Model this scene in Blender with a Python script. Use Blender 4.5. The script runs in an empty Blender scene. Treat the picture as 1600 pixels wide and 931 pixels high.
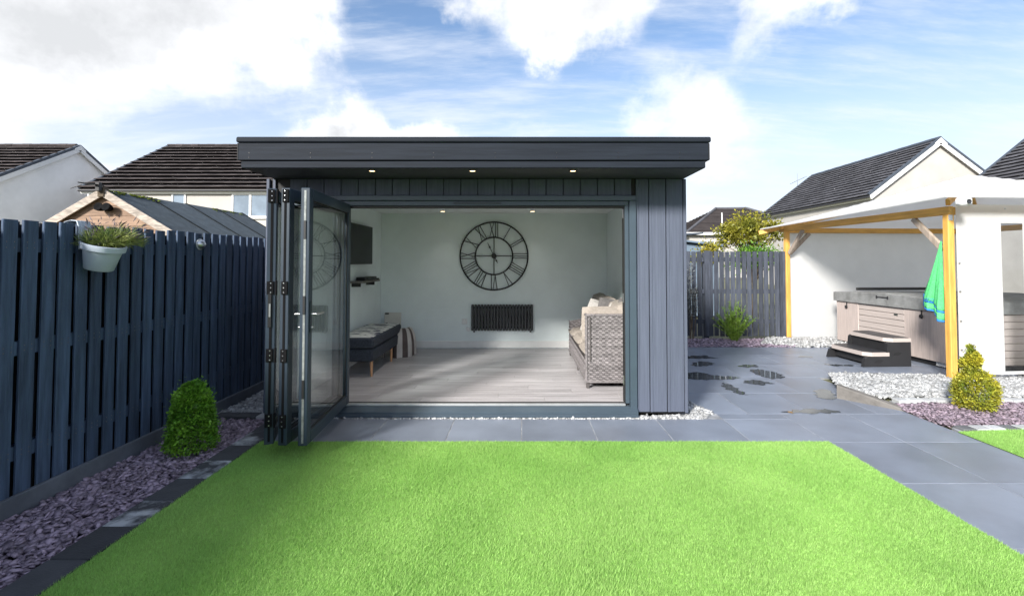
import bpy, math, random
import numpy as np
from mathutils import Vector, Matrix, Euler
random.seed(7); rng = np.random.default_rng(11)
S = bpy.context.scene; C = S.collection; PI = math.pi

# ------------------------------------------------------------------ camera, sky, sun, exposure
cam = bpy.data.cameras.new('camera'); cam.sensor_width = 36; cam.lens = 750/1600*36
cam.shift_x = -0.009375; cam.shift_y = -0.048815; cam.clip_start = 0.05; cam.clip_end = 2000
co = bpy.data.objects.new('camera', cam); C.objects.link(co)
co.location = (0, 0, 1.5); co.rotation_euler = (math.radians(91.65), 0, 0); S.camera = co

SUN = Vector((-1.0, -1.55, 0.92)).normalized()
W = bpy.data.worlds.new('World'); S.world = W; W.use_nodes = True
nt = W.node_tree; nt.nodes.clear()
def wn(t, **k):
    n = nt.nodes.new(t)
    for a, b in k.items(): setattr(n, a, b)
    return n
def wl(a, b): nt.links.new(a, b)
def wmath(op, a, b=None, c=None, clamp=False):
    n = wn('ShaderNodeMath', operation=op); n.use_clamp = clamp
    for i, x in enumerate((a, b, c)):
        if x is None: continue
        if isinstance(x, (int, float)): n.inputs[i].default_value = x
        else: wl(x, n.inputs[i])
    return n.outputs[0]
def wvec(op, a, b):
    n = wn('ShaderNodeVectorMath', operation=op)
    for i, x in enumerate((a, b)):
        if isinstance(x, (tuple, list, Vector)): n.inputs[i].default_value = tuple(x)
        else: wl(x, n.inputs[i])
    return n
sky = wn('ShaderNodeTexSky', sky_type='NISHITA'); sky.sun_disc = False
sky.sun_elevation = math.asin(SUN.z); sky.sun_rotation = math.atan2(SUN.x, SUN.y)
sky.air_density = 1.0; sky.dust_density = 0.6; sky.ozone_density = 3.0
tc = wn('ShaderNodeTexCoord'); dirn = wvec('NORMALIZE', tc.outputs['Generated'], (0, 0, 0)).outputs[0]
sep = wn('ShaderNodeSeparateXYZ'); wl(dirn, sep.inputs[0])
den = wmath('ADD', wmath('MAXIMUM', sep.outputs['Z'], 0.0), 0.22)
flat = wn('ShaderNodeVectorMath', operation='SCALE'); wl(dirn, flat.inputs[0]); wl(wmath('DIVIDE', 1.0, den), flat.inputs['Scale'])
def wnoise(scale, detail, rough, vec, off=(0, 0, 0)):
    n = wn('ShaderNodeTexNoise'); n.inputs['Scale'].default_value = scale; n.inputs['Detail'].default_value = detail
    n.inputs['Roughness'].default_value = rough; wl(wvec('ADD', vec, off).outputs[0], n.inputs['Vector']); return n
n1 = wnoise(1.7, 9, 0.58, flat.outputs[0], (3.1, 0.7, 0.2))
n2 = wnoise(5.5, 6, 0.6, dirn, (1.3, 4.0, 2.0))
warp = wvec('SUBTRACT', n2.outputs['Color'], (0.5, 0.5, 0.5)).outputs[0]
wsc = wn('ShaderNodeVectorMath', operation='SCALE'); wl(warp, wsc.inputs[0]); wsc.inputs['Scale'].default_value = 0.24
dw = wvec('ADD', dirn, wsc.outputs[0]).outputs[0]
dens = n1.outputs['Fac']
def cdir(px, py):
    return Vector(((px-815)/750, 1, (409-py)/750)).normalized()
# cumulus heaps standing where the photograph shows them: direction, angular radius, weight
for px, py, r, a in ((300, -110, .30, .34), (90, -100, .30, .32), (-180, -70, .34, .36), (420, -20, .14, .30), (200, 30, .10, .2), (545, 195, .10, .42), (640, 215, .085, .40), (480, 205, .07, .3),
                     (870, -10, .14, .38), (850, 60, .06, .2), (730, -30, .09, .34), (980, -50, .13, .34), (1240, -50, .15, .40), (1340, -40, .10, .25),
                     (1080, 200, .12, .16), (1180, 205, .12, .18), (1050, 120, .12, .12),
                     (575, 50, .20, -.30), (640, 120, .14, -.24), (1095, 30, .09, -.30), (1480, 90, .32, -.30), (1330, 150, .17, -.26), (930, 165, .13, -.24), (330, 165, .16, -.22), (120, 190, .15, -.18), (780, 150, .12, -.20)):
    d = wvec('DISTANCE', dw, cdir(px, py)).outputs['Value']
    m = wn('ShaderNodeMapRange', interpolation_type='SMOOTHSTEP'); wl(d, m.inputs[0])
    m.inputs[1].default_value = r*1.15; m.inputs[2].default_value = r*0.25; m.inputs[3].default_value = 0; m.inputs[4].default_value = a
    dens = wmath('ADD', dens, m.outputs[0])
cm = wn('ShaderNodeMapRange', interpolation_type='SMOOTHSTEP'); wl(dens, cm.inputs[0])
cm.inputs[1].default_value = 0.38; cm.inputs[2].default_value = 0.84
# thin streaky cirrus
cst = wn('ShaderNodeMapping'); cst.inputs['Scale'].default_value = (1.2, 4.5, 1); cst.inputs['Rotation'].default_value = (0, 0, 0.5); wl(flat.outputs[0], cst.inputs[0])
n3 = wnoise(1.5, 8, 0.62, cst.outputs[0], (0, 2.2, 0))
ci = wn('ShaderNodeMapRange', interpolation_type='SMOOTHSTEP'); wl(n3.outputs['Fac'], ci.inputs[0]); ci.inputs[1].default_value = 0.38; ci.inputs[2].default_value = 0.78; ci.inputs[3].default_value = 0.02; ci.inputs[4].default_value = 0.66
hz = wn('ShaderNodeMapRange', interpolation_type='SMOOTHSTEP'); wl(sep.outputs['Z'], hz.inputs[0]); hz.inputs[1].default_value = 0.46; hz.inputs[2].default_value = 0.03; hz.inputs[4].default_value = 0.88
cov = cm.outputs[0]
cs = wn('ShaderNodeMapRange', interpolation_type='SMOOTHSTEP'); wl(dens, cs.inputs[0]); cs.inputs[1].default_value = 0.72; cs.inputs[2].default_value = 1.2
n4 = wnoise(7.0, 7, 0.62, dirn, (5.2, 0.4, 1.0))
cs0 = wmath('ADD', wmath('MULTIPLY', cs.outputs[0], 0.75), wmath('MULTIPLY', wmath('SUBTRACT', n4.outputs['Fac'], 0.46), 2.2), clamp=True)
ccol = wn('ShaderNodeMix', data_type='RGBA'); wl(cs0, ccol.inputs[0]); ccol.inputs[6].default_value = (3.3, 3.35, 3.45, 1); ccol.inputs[7].default_value = (2.15, 2.2, 2.28, 1)
skb = wn('ShaderNodeVectorMath', operation='SCALE'); wl(sky.outputs[0], skb.inputs[0]); skb.inputs['Scale'].default_value = 0.56
hmix = wn('ShaderNodeMix', data_type='RGBA'); wl(hz.outputs[0], hmix.inputs[0]); wl(skb.outputs[0], hmix.inputs[6]); hmix.inputs[7].default_value = (2.5, 2.66, 2.98, 1)
smix = wn('ShaderNodeMix', data_type='RGBA'); wl(cov, smix.inputs[0]); cmix = wn('ShaderNodeMix', data_type='RGBA'); wl(ci.outputs[0], cmix.inputs[0]); wl(hmix.outputs[2], cmix.inputs[6]); cmix.inputs[7].default_value = (2.72, 2.86, 3.1, 1); wl(cmix.outputs[2], smix.inputs[6]); wl(ccol.outputs[2], smix.inputs[7])
bg = wn('ShaderNodeBackground'); wl(smix.outputs[2], bg.inputs[0]); bg.inputs[1].default_value = 0.05
wl(bg.outputs[0], wn('ShaderNodeOutputWorld').inputs[0])

sl = bpy.data.lights.new('sun', 'SUN'); sl.energy = 1.1; sl.angle = math.radians(10.0); sl.color = (1, .96, .89)
so = bpy.data.objects.new('sun', sl); C.objects.link(so); so.rotation_euler = SUN.to_track_quat('Z', 'Y').to_euler(); so.location = SUN*40
S.view_settings.view_transform = 'Standard'; S.view_settings.look = 'None'; S.view_settings.gamma = 1
S.view_settings.exposure = 2.9
S.render.engine = 'CYCLES'
S.cycles.max_bounces = 7; S.cycles.transparent_max_bounces = 16; S.cycles.diffuse_bounces = 4; S.cycles.glossy_bounces = 3; S.cycles.transmission_bounces = 3; S.cycles.caustics_reflective = False; S.cycles.caustics_refractive = False

# ------------------------------------------------------------------ materials
M = {}
def mat(name, col, rough=.6, metal=0., var=.14, scale=6., stretch=(1, 1, 1), bump=0., bscale=None, rnd=0., island=0., spec=.5, trans=0., detail=5, c2=None, emit=0., coat=0., lo=.35, hi=.65, rvar=0.):
    m = bpy.data.materials.new(name); m.use_nodes = True; t = m.node_tree; N = t.nodes; L = t.links
    b = N['Principled BSDF']; out = N['Material Output']
    tcn = N.new('ShaderNodeTexCoord'); oi = N.new('ShaderNodeObjectInfo')
    mp = N.new('ShaderNodeMapping'); mp.inputs['Scale'].default_value = stretch; L.new(tcn.outputs['Object'], mp.inputs[0])
    mu = N.new('ShaderNodeMath'); mu.operation = 'MULTIPLY'; mu.inputs[1].default_value = 37.; L.new(oi.outputs['Random'], mu.inputs[0])
    ad = N.new('ShaderNodeVectorMath'); ad.operation = 'ADD'; L.new(mp.outputs[0], ad.inputs[0]); L.new(mu.outputs[0], ad.inputs[1])
    no = N.new('ShaderNodeTexNoise'); no.inputs['Scale'].default_value = scale; no.inputs['Detail'].default_value = detail; no.inputs['Roughness'].default_value = .6
    L.new(ad.outputs[0], no.inputs['Vector'])
    mr = N.new('ShaderNodeMapRange'); mr.inputs[1].default_value = lo; mr.inputs[2].default_value = hi; L.new(no.outputs['Fac'], mr.inputs[0])
    a = c2 if c2 else tuple(min(1, c*(1+var)) for c in col); lo_ = col if c2 else tuple(c*(1-var) for c in col)
    mx = N.new('ShaderNodeMix'); mx.data_type = 'RGBA'; L.new(mr.outputs[0], mx.inputs[0])
    mx.inputs[6].default_value = (*lo_, 1); mx.inputs[7].default_value = (*a, 1); colout = mx.outputs[2]
    def randomise(src, amt, colout):
        hs = N.new('ShaderNodeHueSaturation'); v = N.new('ShaderNodeMapRange'); v.inputs[3].default_value = 1-amt; v.inputs[4].default_value = 1+amt
        L.new(src, v.inputs[0]); L.new(v.outputs[0], hs.inputs['Value']); L.new(colout, hs.inputs['Color']); return hs.outputs[0]
    if rnd: colout = randomise(oi.outputs['Random'], rnd, colout)
    if island:
        g = N.new('ShaderNodeNewGeometry'); colout = randomise(g.outputs['Random Per Island'], island, colout)
    L.new(colout, b.inputs['Base Color'])
    b.inputs['Roughness'].default_value = rough; b.inputs['Metallic'].default_value = metal; b.inputs['Specular IOR Level'].default_value = spec
    b.inputs['Coat Weight'].default_value = coat
    if rvar:
        rr = N.new('ShaderNodeMapRange'); rr.inputs[3].default_value = rough-rvar; rr.inputs[4].default_value = rough+rvar; L.new(no.outputs['Fac'], rr.inputs[0]); L.new(rr.outputs[0], b.inputs['Roughness'])
    if bump:
        n2 = N.new('ShaderNodeTexNoise'); n2.inputs['Scale'].default_value = bscale or scale*6; n2.inputs['Detail'].default_value = 4; L.new(ad.outputs[0], n2.inputs['Vector'])
        bp = N.new('ShaderNodeBump'); bp.inputs['Strength'].default_value = bump; bp.inputs['Distance'].default_value = .01; L.new(n2.outputs['Fac'], bp.inputs['Height']); L.new(bp.outputs[0], b.inputs['Normal'])
    if emit:
        b.inputs['Emission Color'].default_value = (*col, 1); b.inputs['Emission Strength'].default_value = emit
    if trans:
        tr = N.new('ShaderNodeBsdfTranslucent'); L.new(colout, tr.inputs[0]); ms = N.new('ShaderNodeMixShader'); ms.inputs[0].default_value = trans
        L.new(b.outputs[0], ms.inputs[1]); L.new(tr.outputs[0], ms.inputs[2]); L.new(ms.outputs[0], out.inputs[0])
    M[name] = m; return m
def glass(name, tint=(.88, .93, .93), ior=1.5, rough=0.):
    m = bpy.data.materials.new(name); m.use_nodes = True; t = m.node_tree; N = t.nodes; L = t.links; N.remove(N['Principled BSDF'])
    lw = N.new('ShaderNodeLayerWeight'); lw.inputs['Blend'].default_value = .5
    pw = N.new('ShaderNodeMath'); pw.operation = 'POWER'; pw.inputs[1].default_value = 3.7; L.new(lw.outputs['Facing'], pw.inputs[0])
    fr = N.new('ShaderNodeMath'); fr.operation = 'MULTIPLY_ADD'; fr.inputs[1].default_value = .95; fr.inputs[2].default_value = .045; L.new(pw.outputs[0], fr.inputs[0])
    a = N.new('ShaderNodeBsdfTransparent'); a.inputs[0].default_value = (*tint, 1); g = N.new('ShaderNodeBsdfGlossy'); g.inputs['Roughness'].default_value = rough
    ms = N.new('ShaderNodeMixShader'); L.new(fr.outputs[0], ms.inputs[0]); L.new(a.outputs[0], ms.inputs[1]); L.new(g.outputs[0], ms.inputs[2]); L.new(ms.outputs[0], N['Material Output'].inputs[0])
    M[name] = m; return m
mat('soil', (.10, .09, .07), .9, scale=.6, c2=(.16, .17, .08))
mat('turf_base', (.29, .50, .11), .9, scale=20)
mat('grass', (.325, .560, .150), .55, scale=1.1, c2=(.42, .64, .205), island=.24, trans=.42, spec=.2)
mat('mortar', (.27, .28, .30), .85, scale=9, var=.4)
mat('slab', (.185, .212, .268), .40, scale=2.2, var=.15, rnd=.09, bump=.08, bscale=160, rvar=.10, spec=.75, detail=8)
mat('sett', (.05, .053, .06), .8, scale=9, rnd=.25, bump=.5, bscale=90)
mat('bloom', (.05, .053, .06), .8, scale=5, c2=(.42, .45, .48), rnd=.1, bump=.4, bscale=90, lo=.44, hi=.60)
mat('sett_pale', (.40, .41, .42), .8, scale=9, rnd=.25, bump=.5, bscale=90)
mat('sett_dark', (.15, .155, .165), .8, scale=9, rnd=.25, bump=.5, bscale=90)
mat('slate', (.27, .215, .275), .5, scale=9, var=.22, island=.5, bump=.25, bscale=60)
mat('slate_sun', (.22, .172, .21), .6, scale=9, var=.22, island=.45, bump=.25, bscale=60)  # sunlit bed's copy; plain slate has its colour lifted to offset shade
mat('pebble', (.34, .345, .35), .5, scale=14, var=.25, island=.42)
mat('kerbstone', (.15, .14, .13), .85, scale=5, var=.25, bump=.6, bscale=50)
mat('water', (.06, .068, .075), .04, scale=2, spec=.5)
mat('navy_paint', (.053, .083, .142), .6, scale=4, stretch=(6, 6, .5), var=.34, rnd=.22, bump=.45, bscale=22, spec=.35)
mat('raw_wood', (.42, .24, .10), .7, scale=5, stretch=(6, 6, .7), var=.3, rnd=.2)
mat('gap_shade', (.012, .014, .020), .8, scale=5, stretch=(6, 6, .7), var=.3, rnd=.2, spec=.2)  # near-black puts the shade of the fence gaps into the rear boards' colour
mat('gravel_board', (.11, .125, .15), .75, scale=4, var=.2, bump=.3, bscale=40)
mat('grey_paint', (.052, .060, .080), .7, scale=5, stretch=(6, 6, .7), var=.28, rnd=.25, bump=.3, bscale=22, spec=.3)
mat('cladding', (.086, .099, .138), .6, scale=5, stretch=(10, 10, .4), var=.11, rnd=.05, bump=.30, bscale=14, spec=.25)
mat('fascia', (.014, .018, .026), .65, scale=4, stretch=(.5, 10, 10), var=.2, bump=.15, bscale=30, spec=.14)
mat('soffit', (.035, .036, .042), .6, scale=4)
mat('alu', (.047, .068, .090), .38, scale=4, var=.06, spec=.45)
mat('alu_leaf_shade', (.024, .037, .054), .42, scale=4, var=.1, spec=.35)  # frame aluminium darkened: shade on the folded leaves is put into the colour
mat('zinc', (.20, .215, .21), .55, metal=.4, var=.3, scale=25)
mat('alu_dark', (.025, .033, .045), .4, scale=4, var=.06)
mat('gasket', (.008, .008, .009), .7)
mat('steel', (.62, .63, .64), .28, metal=1, var=.08, scale=20)
mat('threshold', (.45, .47, .49), .4, metal=.6, var=.08)
mat('black', (.010, .010, .011), .45, var=.1)
mat('black_plastic', (.018, .018, .020), .5, var=.15, bump=.1, bscale=200)
mat('screen', (.006, .007, .008), .25, var=.05, spec=.15)
mat('interior_paint', (.76, .83, .84), .75, scale=3, var=.03, bump=.04, bscale=160)
mat('ceiling_paint', (.80, .82, .83), .8, var=.03)
mat('white_gloss', (.78, .78, .77), .4, var=.04)
mat('white_plastic', (.74, .75, .76), .45, var=.05)
mat('floor_wood', (.30, .285, .297), .34, scale=3.2, stretch=(.45, 9, 9), c2=(.55, .53, .55), rnd=.12, bump=.12, bscale=24, lo=.3, hi=.72)
mat('lamp_warm', (1, .74, .42), .5, emit=.75, var=0)
mat('radiator', (.030, .031, .036), .4, var=.1)
mat('navy_fabric', (.030, .036, .052), .9, scale=40, var=.3, bump=.4, bscale=300)
mat('print_fabric', (.66, .66, .64), .85, scale=5.5, c2=(.06, .065, .10), stretch=(1, 2.4, 1), lo=.535, hi=.56, detail=2)
mat('oak', (.50, .27, .14), .5, scale=6, stretch=(6, 6, 1), var=.2)
mat('cream', (.62, .60, .55), .7, var=.06)
mat('rattan', (.185, .170, .176), .55, scale=30, var=.3, island=.25)
mat('rattan_core', (.075, .068, .068), .8)
mat('taupe', (.30, .265, .235), .9, scale=30, var=.12, bump=.3, bscale=260)
mat('cushion_dark', (.10, .095, .095), .9, scale=30, var=.2)
mat('cushion_pale', (.36, .345, .33), .9, scale=30, var=.1)
mat('planter', (.46, .52, .60), .5, scale=4, var=.06)
mat('compost', (.03, .022, .016), .95)
mat('leaf_box', (.09, .26, .026), .45, scale=5, c2=(.26, .50, .05), island=.5, trans=.3)
mat('leaf_gold', (.19, .25, .03), .5, scale=6, c2=(.50, .44, .04), island=.5, trans=.3)
mat('leaf_herb', (.10, .16, .045), .6, scale=9, c2=(.24, .27, .06), island=.5, trans=.3)
mat('leaf_purple', (.10, .085, .10), .7, island=.4, trans=.2)
mat('leaf_bush', (.10, .20, .025), .5, scale=4, c2=(.17, .27, .035), island=.5, trans=.3)
mat('leaf_tree', (.13, .155, .020), .5, scale=1.3, c2=(.38, .33, .03), island=.5, trans=.35)
mat('leaf_hedge', (.09, .22, .02), .5, scale=1.3, c2=(.18, .32, .03), island=.5, trans=.3)
mat('leaf_grey', (.20, .22, .22), .6, island=.4, trans=.2)
mat('bark', (.10, .075, .05), .9, scale=12, var=.3, bump=.6)
mat('render_white', (.84, .84, .85), .9, scale=1.2, var=.06, bump=.25, bscale=60)
mat('render_cream', (.43, .41, .385), .9, scale=.8, var=.09, bump=.3, bscale=60)
mat('tile_brown', (.060, .052, .052), .9, scale=.8, var=.22, island=.24, spec=.08)
mat('tile_grey', (.100, .100, .112), .9, scale=.8, var=.16, island=.18, spec=.08)
mat('verge', (.055, .068, .090), .6, scale=3, var=.15)
mat('trim_white', (.78, .78, .78), .5, var=.03)
mat('gutter', (.035, .035, .04), .4)
glass('pane', (.965, .985, .985)); glass('clear_film', (.74, .76, .78), 1.45, .06)
mat('win_glass', (.20, .25, .31), .08, var=.2, scale=1)
mat('shiplap', (.27, .175, .12), .75, scale=5, stretch=(.8, 8, 9), var=.28, rnd=.12, bump=.3, bscale=20)
mat('barge', (.36, .31, .265), .8, scale=5, stretch=(2, 8, 8), var=.35)
mat('felt', (.070, .090, .105), .95, scale=9, var=.2, rnd=.08, bump=.7, bscale=180)
mat('moss', (.16, .20, .015), .95, scale=20, var=.4, island=.3)
mat('pine', (.62, .34, .075), .55, scale=4, stretch=(7, 7, .6), var=.22, rnd=.1, bump=.15, bscale=20)
mat('pine_y', (.62, .34, .075), .55, scale=4, stretch=(7, .6, 7), var=.22, rnd=.1, bump=.15, bscale=20)
mat('pine_x', (.62, .34, .075), .55, scale=4, stretch=(.6, 7, 7), var=.22, rnd=.1, bump=.15, bscale=20)
mat('pine_grey', (.33, .27, .22), .7, scale=4, stretch=(7, 7, .6), var=.25)
mat('canvas', (.84, .84, .84), .7, scale=3, var=.025, trans=.52, bump=.06, bscale=5)
mat('spa_panel', (.43, .365, .34), .6, scale=6, stretch=(12, 12, .5), var=.14, bump=.25, bscale=14)
mat('spa_slat', (.43, .375, .35), .6, scale=6, stretch=(.5, .5, 10), var=.10)
mat('spa_cover', (.20, .205, .205), .65, scale=7, var=.25, bump=.25, bscale=90)
mat('towel_green', (.10, .56, .19), .95, scale=50, var=.2, bump=.5, bscale=300)
mat('towel_blue', (.03, .20, .52), .95, scale=50, var=.2)
mat('seam', (.016, .018, .02), 1., spec=.05)
mat('matt_black', (.008, .008, .009), .9, spec=.1)
mat('shed_blue', (.14, .19, .25), .6, scale=4, var=.1)
mat('throw_a', (.50, .47, .45), .95, var=.1); mat('throw_b', (.11, .085, .08), .95, var=.15)

# ------------------------------------------------------------------ mesh helpers
class MB:
    def __init__(s): s.v = []; s.f = []
    def add(s, vs, fs):
        o = len(s.v); s.v += [tuple(p) for p in vs]; s.f += [tuple(i+o for i in q) for q in fs]; return s
    def box(s, x0, x1, y0, y1, z0, z1, ch=0., mtx=None):
        x0, x1 = min(x0, x1), max(x0, x1); y0, y1 = min(y0, y1), max(y0, y1); z0, z1 = min(z0, z1), max(z0, z1)
        ch = min(ch, .45*min(x1-x0, y1-y0, z1-z0))
        if ch <= 0:
            vs = [(x, y, z) for z in (z0, z1) for y in (y0, y1) for x in (x0, x1)]
            fs = [(0, 2, 3, 1), (4, 5, 7, 6), (0, 1, 5, 4), (2, 6, 7, 3), (0, 4, 6, 2), (1, 3, 7, 5)]
        else:
            c = ((x0+x1)/2, (y0+y1)/2, (z0+z1)/2); h = ((x1-x0)/2, (y1-y0)/2, (z1-z0)/2); vs = []; idx = {}
            for sx in (-1, 1):
                for sy in (-1, 1):
                    for sz in (-1, 1):
                        sg = (sx, sy, sz)
                        for ax in range(3):
                            p = [c[k]+sg[k]*(h[k] if k == ax else h[k]-ch) for k in range(3)]
                            idx[(sg, ax)] = len(vs); vs.append(tuple(p))
            fs = []
            for ax in range(3):
                a, b = [k for k in range(3) if k != ax]
                for sg in (-1, 1):
                    q = []
                    for sa, sb in ((-1, -1), (1, -1), (1, 1), (-1, 1)):
                        t = [0, 0, 0]; t[ax] = sg; t[a] = sa; t[b] = sb; q.append(idx[(tuple(t), ax)])
                    fs.append(tuple(q))
                for sa in (-1, 1):
                    for sb in (-1, 1):
                        t0 = [0, 0, 0]; t0[ax] = -1; t0[a] = sa; t0[b] = sb; t1 = list(t0); t1[ax] = 1
                        fs.append((idx[(tuple(t0), a)], idx[(tuple(t1), a)], idx[(tuple(t1), b)], idx[(tuple(t0), b)]))
            for sx in (-1, 1):
                for sy in (-1, 1):
                    for sz in (-1, 1): fs.append(tuple(idx[((sx, sy, sz), k)] for k in range(3)))
        if mtx is not None: vs = [mtx @ Vector(p) for p in vs]
        return s.add(vs, fs)
    def tube(s, p0, p1, r0, r1=None, n=8):
        return s.path([p0, p1], [r0, r1 if r1 is not None else r0], n)
    def path(s, pts, r, n=8, closed=False):
        pts = [Vector(p) for p in pts]; k = len(pts); rs = r if isinstance(r, (list, tuple)) else [r]*k; o = len(s.v)
        up = None
        for i, p in enumerate(pts):
            if closed: t = pts[(i+1) % k]-pts[i-1]
            else: t = pts[min(i+1, k-1)]-pts[max(i-1, 0)]
            t.normalize()
            if up is None: up = t.orthogonal().normalized()
            up = (up-t*up.dot(t)).normalized(); b = t.cross(up)
            for j in range(n):
                a = 2*PI*j/n; s.v.append(tuple(p+(up*math.cos(a)+b*math.sin(a))*rs[i]))
        for i in range(k if closed else k-1):
            for j in range(n):
                a = o+i*n+j; b_ = o+i*n+(j+1) % n; i2 = (i+1) % k
                s.f.append((a, b_, o+i2*n+(j+1) % n, o+i2*n+j))
        if not closed:
            s.f.append(tuple(o+j for j in reversed(range(n)))); s.f.append(tuple(o+(k-1)*n+j for j in range(n)))
        return s
    def lathe(s, prof, n=20, c=(0, 0, 0), mtx=None):
        vs = []; fs = []; k = len(prof)
        for r, z in prof:
            for j in range(n):
                a = 2*PI*j/n; vs.append(Vector((c[0]+r*math.cos(a), c[1]+r*math.sin(a), c[2]+z)))
        for i in range(k-1):
            for j in range(n): fs.append((i*n+j, i*n+(j+1) % n, (i+1)*n+(j+1) % n, (i+1)*n+j))
        if prof[0][0] > 1e-6: fs.append(tuple(reversed(range(n))))
        if prof[-1][0] > 1e-6: fs.append(tuple((k-1)*n+j for j in range(n)))
        if mtx is not None: vs = [mtx @ v for v in vs]
        return s.add(vs, fs)
    def prism(s, poly, d, fn):
        """poly in 2-D, extruded from d0 to d1; fn(u, v, w) -> point"""
        n = len(poly); vs = [fn(u, v, d[0]) for u, v in poly]+[fn(u, v, d[1]) for u, v in poly]
        fs = [tuple(reversed(range(n))), tuple(range(n, 2*n))]+[(i, (i+1) % n, n+(i+1) % n, n+i) for i in range(n)]
        return s.add(vs, fs)
    def build(s, name, m, parent=None, smooth=False):
        me = bpy.data.meshes.new(name); me.from_pydata(s.v, [], s.f)
        import bmesh
        bm = bmesh.new(); bm.from_mesh(me); bmesh.ops.delete(bm, geom=[v for v in bm.verts if not v.link_faces], context='VERTS'); bmesh.ops.recalc_face_normals(bm, faces=bm.faces); bm.to_mesh(me); bm.free()
        if smooth: me.polygons.foreach_set('use_smooth', [True]*len(me.polygons)); me.set_sharp_from_angle(angle=math.radians(38))
        me.materials.append(M[m]); return link(name, me, parent)
def link(name, me, parent=None, loc=None):
    o = bpy.data.objects.new(name, me); C.objects.link(o)
    if parent is not None: o.parent = parent
    if loc is not None: o.location = loc
    return o
def box(name, m, parent, *a, ch=0., smooth=False): return MB().box(*a, ch=ch).build(name, m, parent, smooth)
def top(o, label, cat, group=None):
    o['label'] = label; o['category'] = cat
    if group: o['group'] = group
    return o
def struct(o, kind='structure', label=None, cat=None):
    o['kind'] = kind
    if label: o['label'] = label
    if cat: o['category'] = cat
    return o
def thing(name, label, cat, loc=(0, 0, 0), rz=0, group=None):
    o = bpy.data.objects.new(name, None); C.objects.link(o); o.location = loc; o.rotation_euler = (0, 0, rz); o.empty_display_size = .1
    return top(o, label, cat, group)
def np_mesh(name, V, F, m, parent=None, smooth=False):
    me = bpy.data.meshes.new(name); V = np.ascontiguousarray(V, dtype=np.float32); F = np.ascontiguousarray(F, dtype=np.int32)
    me.vertices.add(len(V)); me.vertices.foreach_set('co', V.ravel()); me.loops.add(F.size); me.loops.foreach_set('vertex_index', F.ravel())
    me.polygons.add(len(F)); me.polygons.foreach_set('loop_start', np.arange(len(F), dtype=np.int32)*F.shape[1])
    if smooth: me.polygons.foreach_set('use_smooth', np.ones(len(F), dtype=bool))
    me.update(calc_edges=True); me.validate(); me.materials.append(M[m]); return link(name, me, parent)
def inpoly(P, poly):
    x, y = P[:, 0], P[:, 1]; ins = np.zeros(len(P), bool); n = len(poly)
    for i in range(n):
        x0, y0 = poly[i]; x1, y1 = poly[i-1]
        if y0 == y1: continue
        ins ^= ((y0 > y) != (y1 > y)) & (x < (x1-x0)*(y-y0)/(y1-y0)+x0)
    return ins
def scatter(poly, sp, jit=.5):
    xs = [p[0] for p in poly]; ys = [p[1] for p in poly]
    gx, gy = np.meshgrid(np.arange(min(xs), max(xs)+sp, sp), np.arange(min(ys), max(ys)+sp, sp)); P = np.stack([gx.ravel(), gy.ravel()], 1)
    P += rng.uniform(-jit, jit, P.shape)*sp; return P[inpoly(P, poly)]
def rotmats(n, tilt):
    a = rng.uniform(0, 2*PI, n); b = rng.normal(0, tilt, n); c = rng.normal(0, tilt, n); z = np.zeros(n); o = np.ones(n)
    Rz = np.stack([np.cos(a), -np.sin(a), z, np.sin(a), np.cos(a), z, z, z, o], 1).reshape(n, 3, 3)
    Rx = np.stack([o, z, z, z, np.cos(b), -np.sin(b), z, np.sin(b), np.cos(b)], 1).reshape(n, 3, 3)
    Ry = np.stack([np.cos(c), z, np.sin(c), z, o, z, -np.sin(c), z, np.cos(c)], 1).reshape(n, 3, 3)
    return Rx @ Ry @ Rz
import bmesh as _bm
def ico(sub):
    b = _bm.new(); _bm.ops.create_icosphere(b, subdivisions=sub, radius=1); b.verts.ensure_lookup_table()
    V = np.array([v.co[:] for v in b.verts]); F = np.array([[v.index for v in f.verts] for f in b.faces]); b.free(); return V, F
def stones(name, poly, sp, size, flat_, m, z, sub, tilt, hump=0., parent=None, zf=None, layers=2):
    V0, F0 = ico(sub); Vs = []
    P = np.concatenate([scatter(poly, sp) for _ in range(layers)]); n = len(P)
    r = rng.uniform(.65, 1.25, n)*size*.5; sc = np.stack([r*rng.uniform(.85, 1.5, n), r*rng.uniform(.6, 1., n), r*flat_*rng.uniform(.7, 1.3, n)], 1)
    J = 1+rng.uniform(-.28, .28, (n, len(V0), 1)); V = V0[None]*J*sc[:, None]
    V = np.einsum('nij,nkj->nki', rotmats(n, tilt), V)
    zz = z+rng.uniform(0, hump+size*.28, n)
    if zf is not None: zz = zz+zf(P)
    V += np.stack([P[:, 0], P[:, 1], zz], 1)[:, None]
    F = (F0[None]+(np.arange(n)*len(V0))[:, None, None]).reshape(-1, 3)
    o = np_mesh(name, V.reshape(-1, 3), F, m, parent, smooth=sub > 1); o['kind'] = 'stuff'; return o
def leaves(name, P, Nn, length, width, m, parent, spread=.6, droop=0., z0=None):
    n = len(P); d = Nn+rng.normal(0, spread, (n, 3)); d[:, 2] -= droop; d /= np.linalg.norm(d, axis=1, keepdims=True)
    a = rng.normal(0, 1, (n, 3)); sd = np.cross(d, a); sd /= np.linalg.norm(sd, axis=1, keepdims=True); nn = np.cross(d, sd)
    l = (length*rng.uniform(.6, 1.3, n))[:, None]; w = (width*rng.uniform(.7, 1.2, n))[:, None]*.5
    V = np.stack([P, P+d*l*.5+sd*w+nn*w*.5, P+d*l, P+d*l*.5-sd*w+nn*w*.5], 1).reshape(-1, 3)
    return np_mesh(name, V, np.arange(4*n).reshape(n, 4), m, parent)

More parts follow.
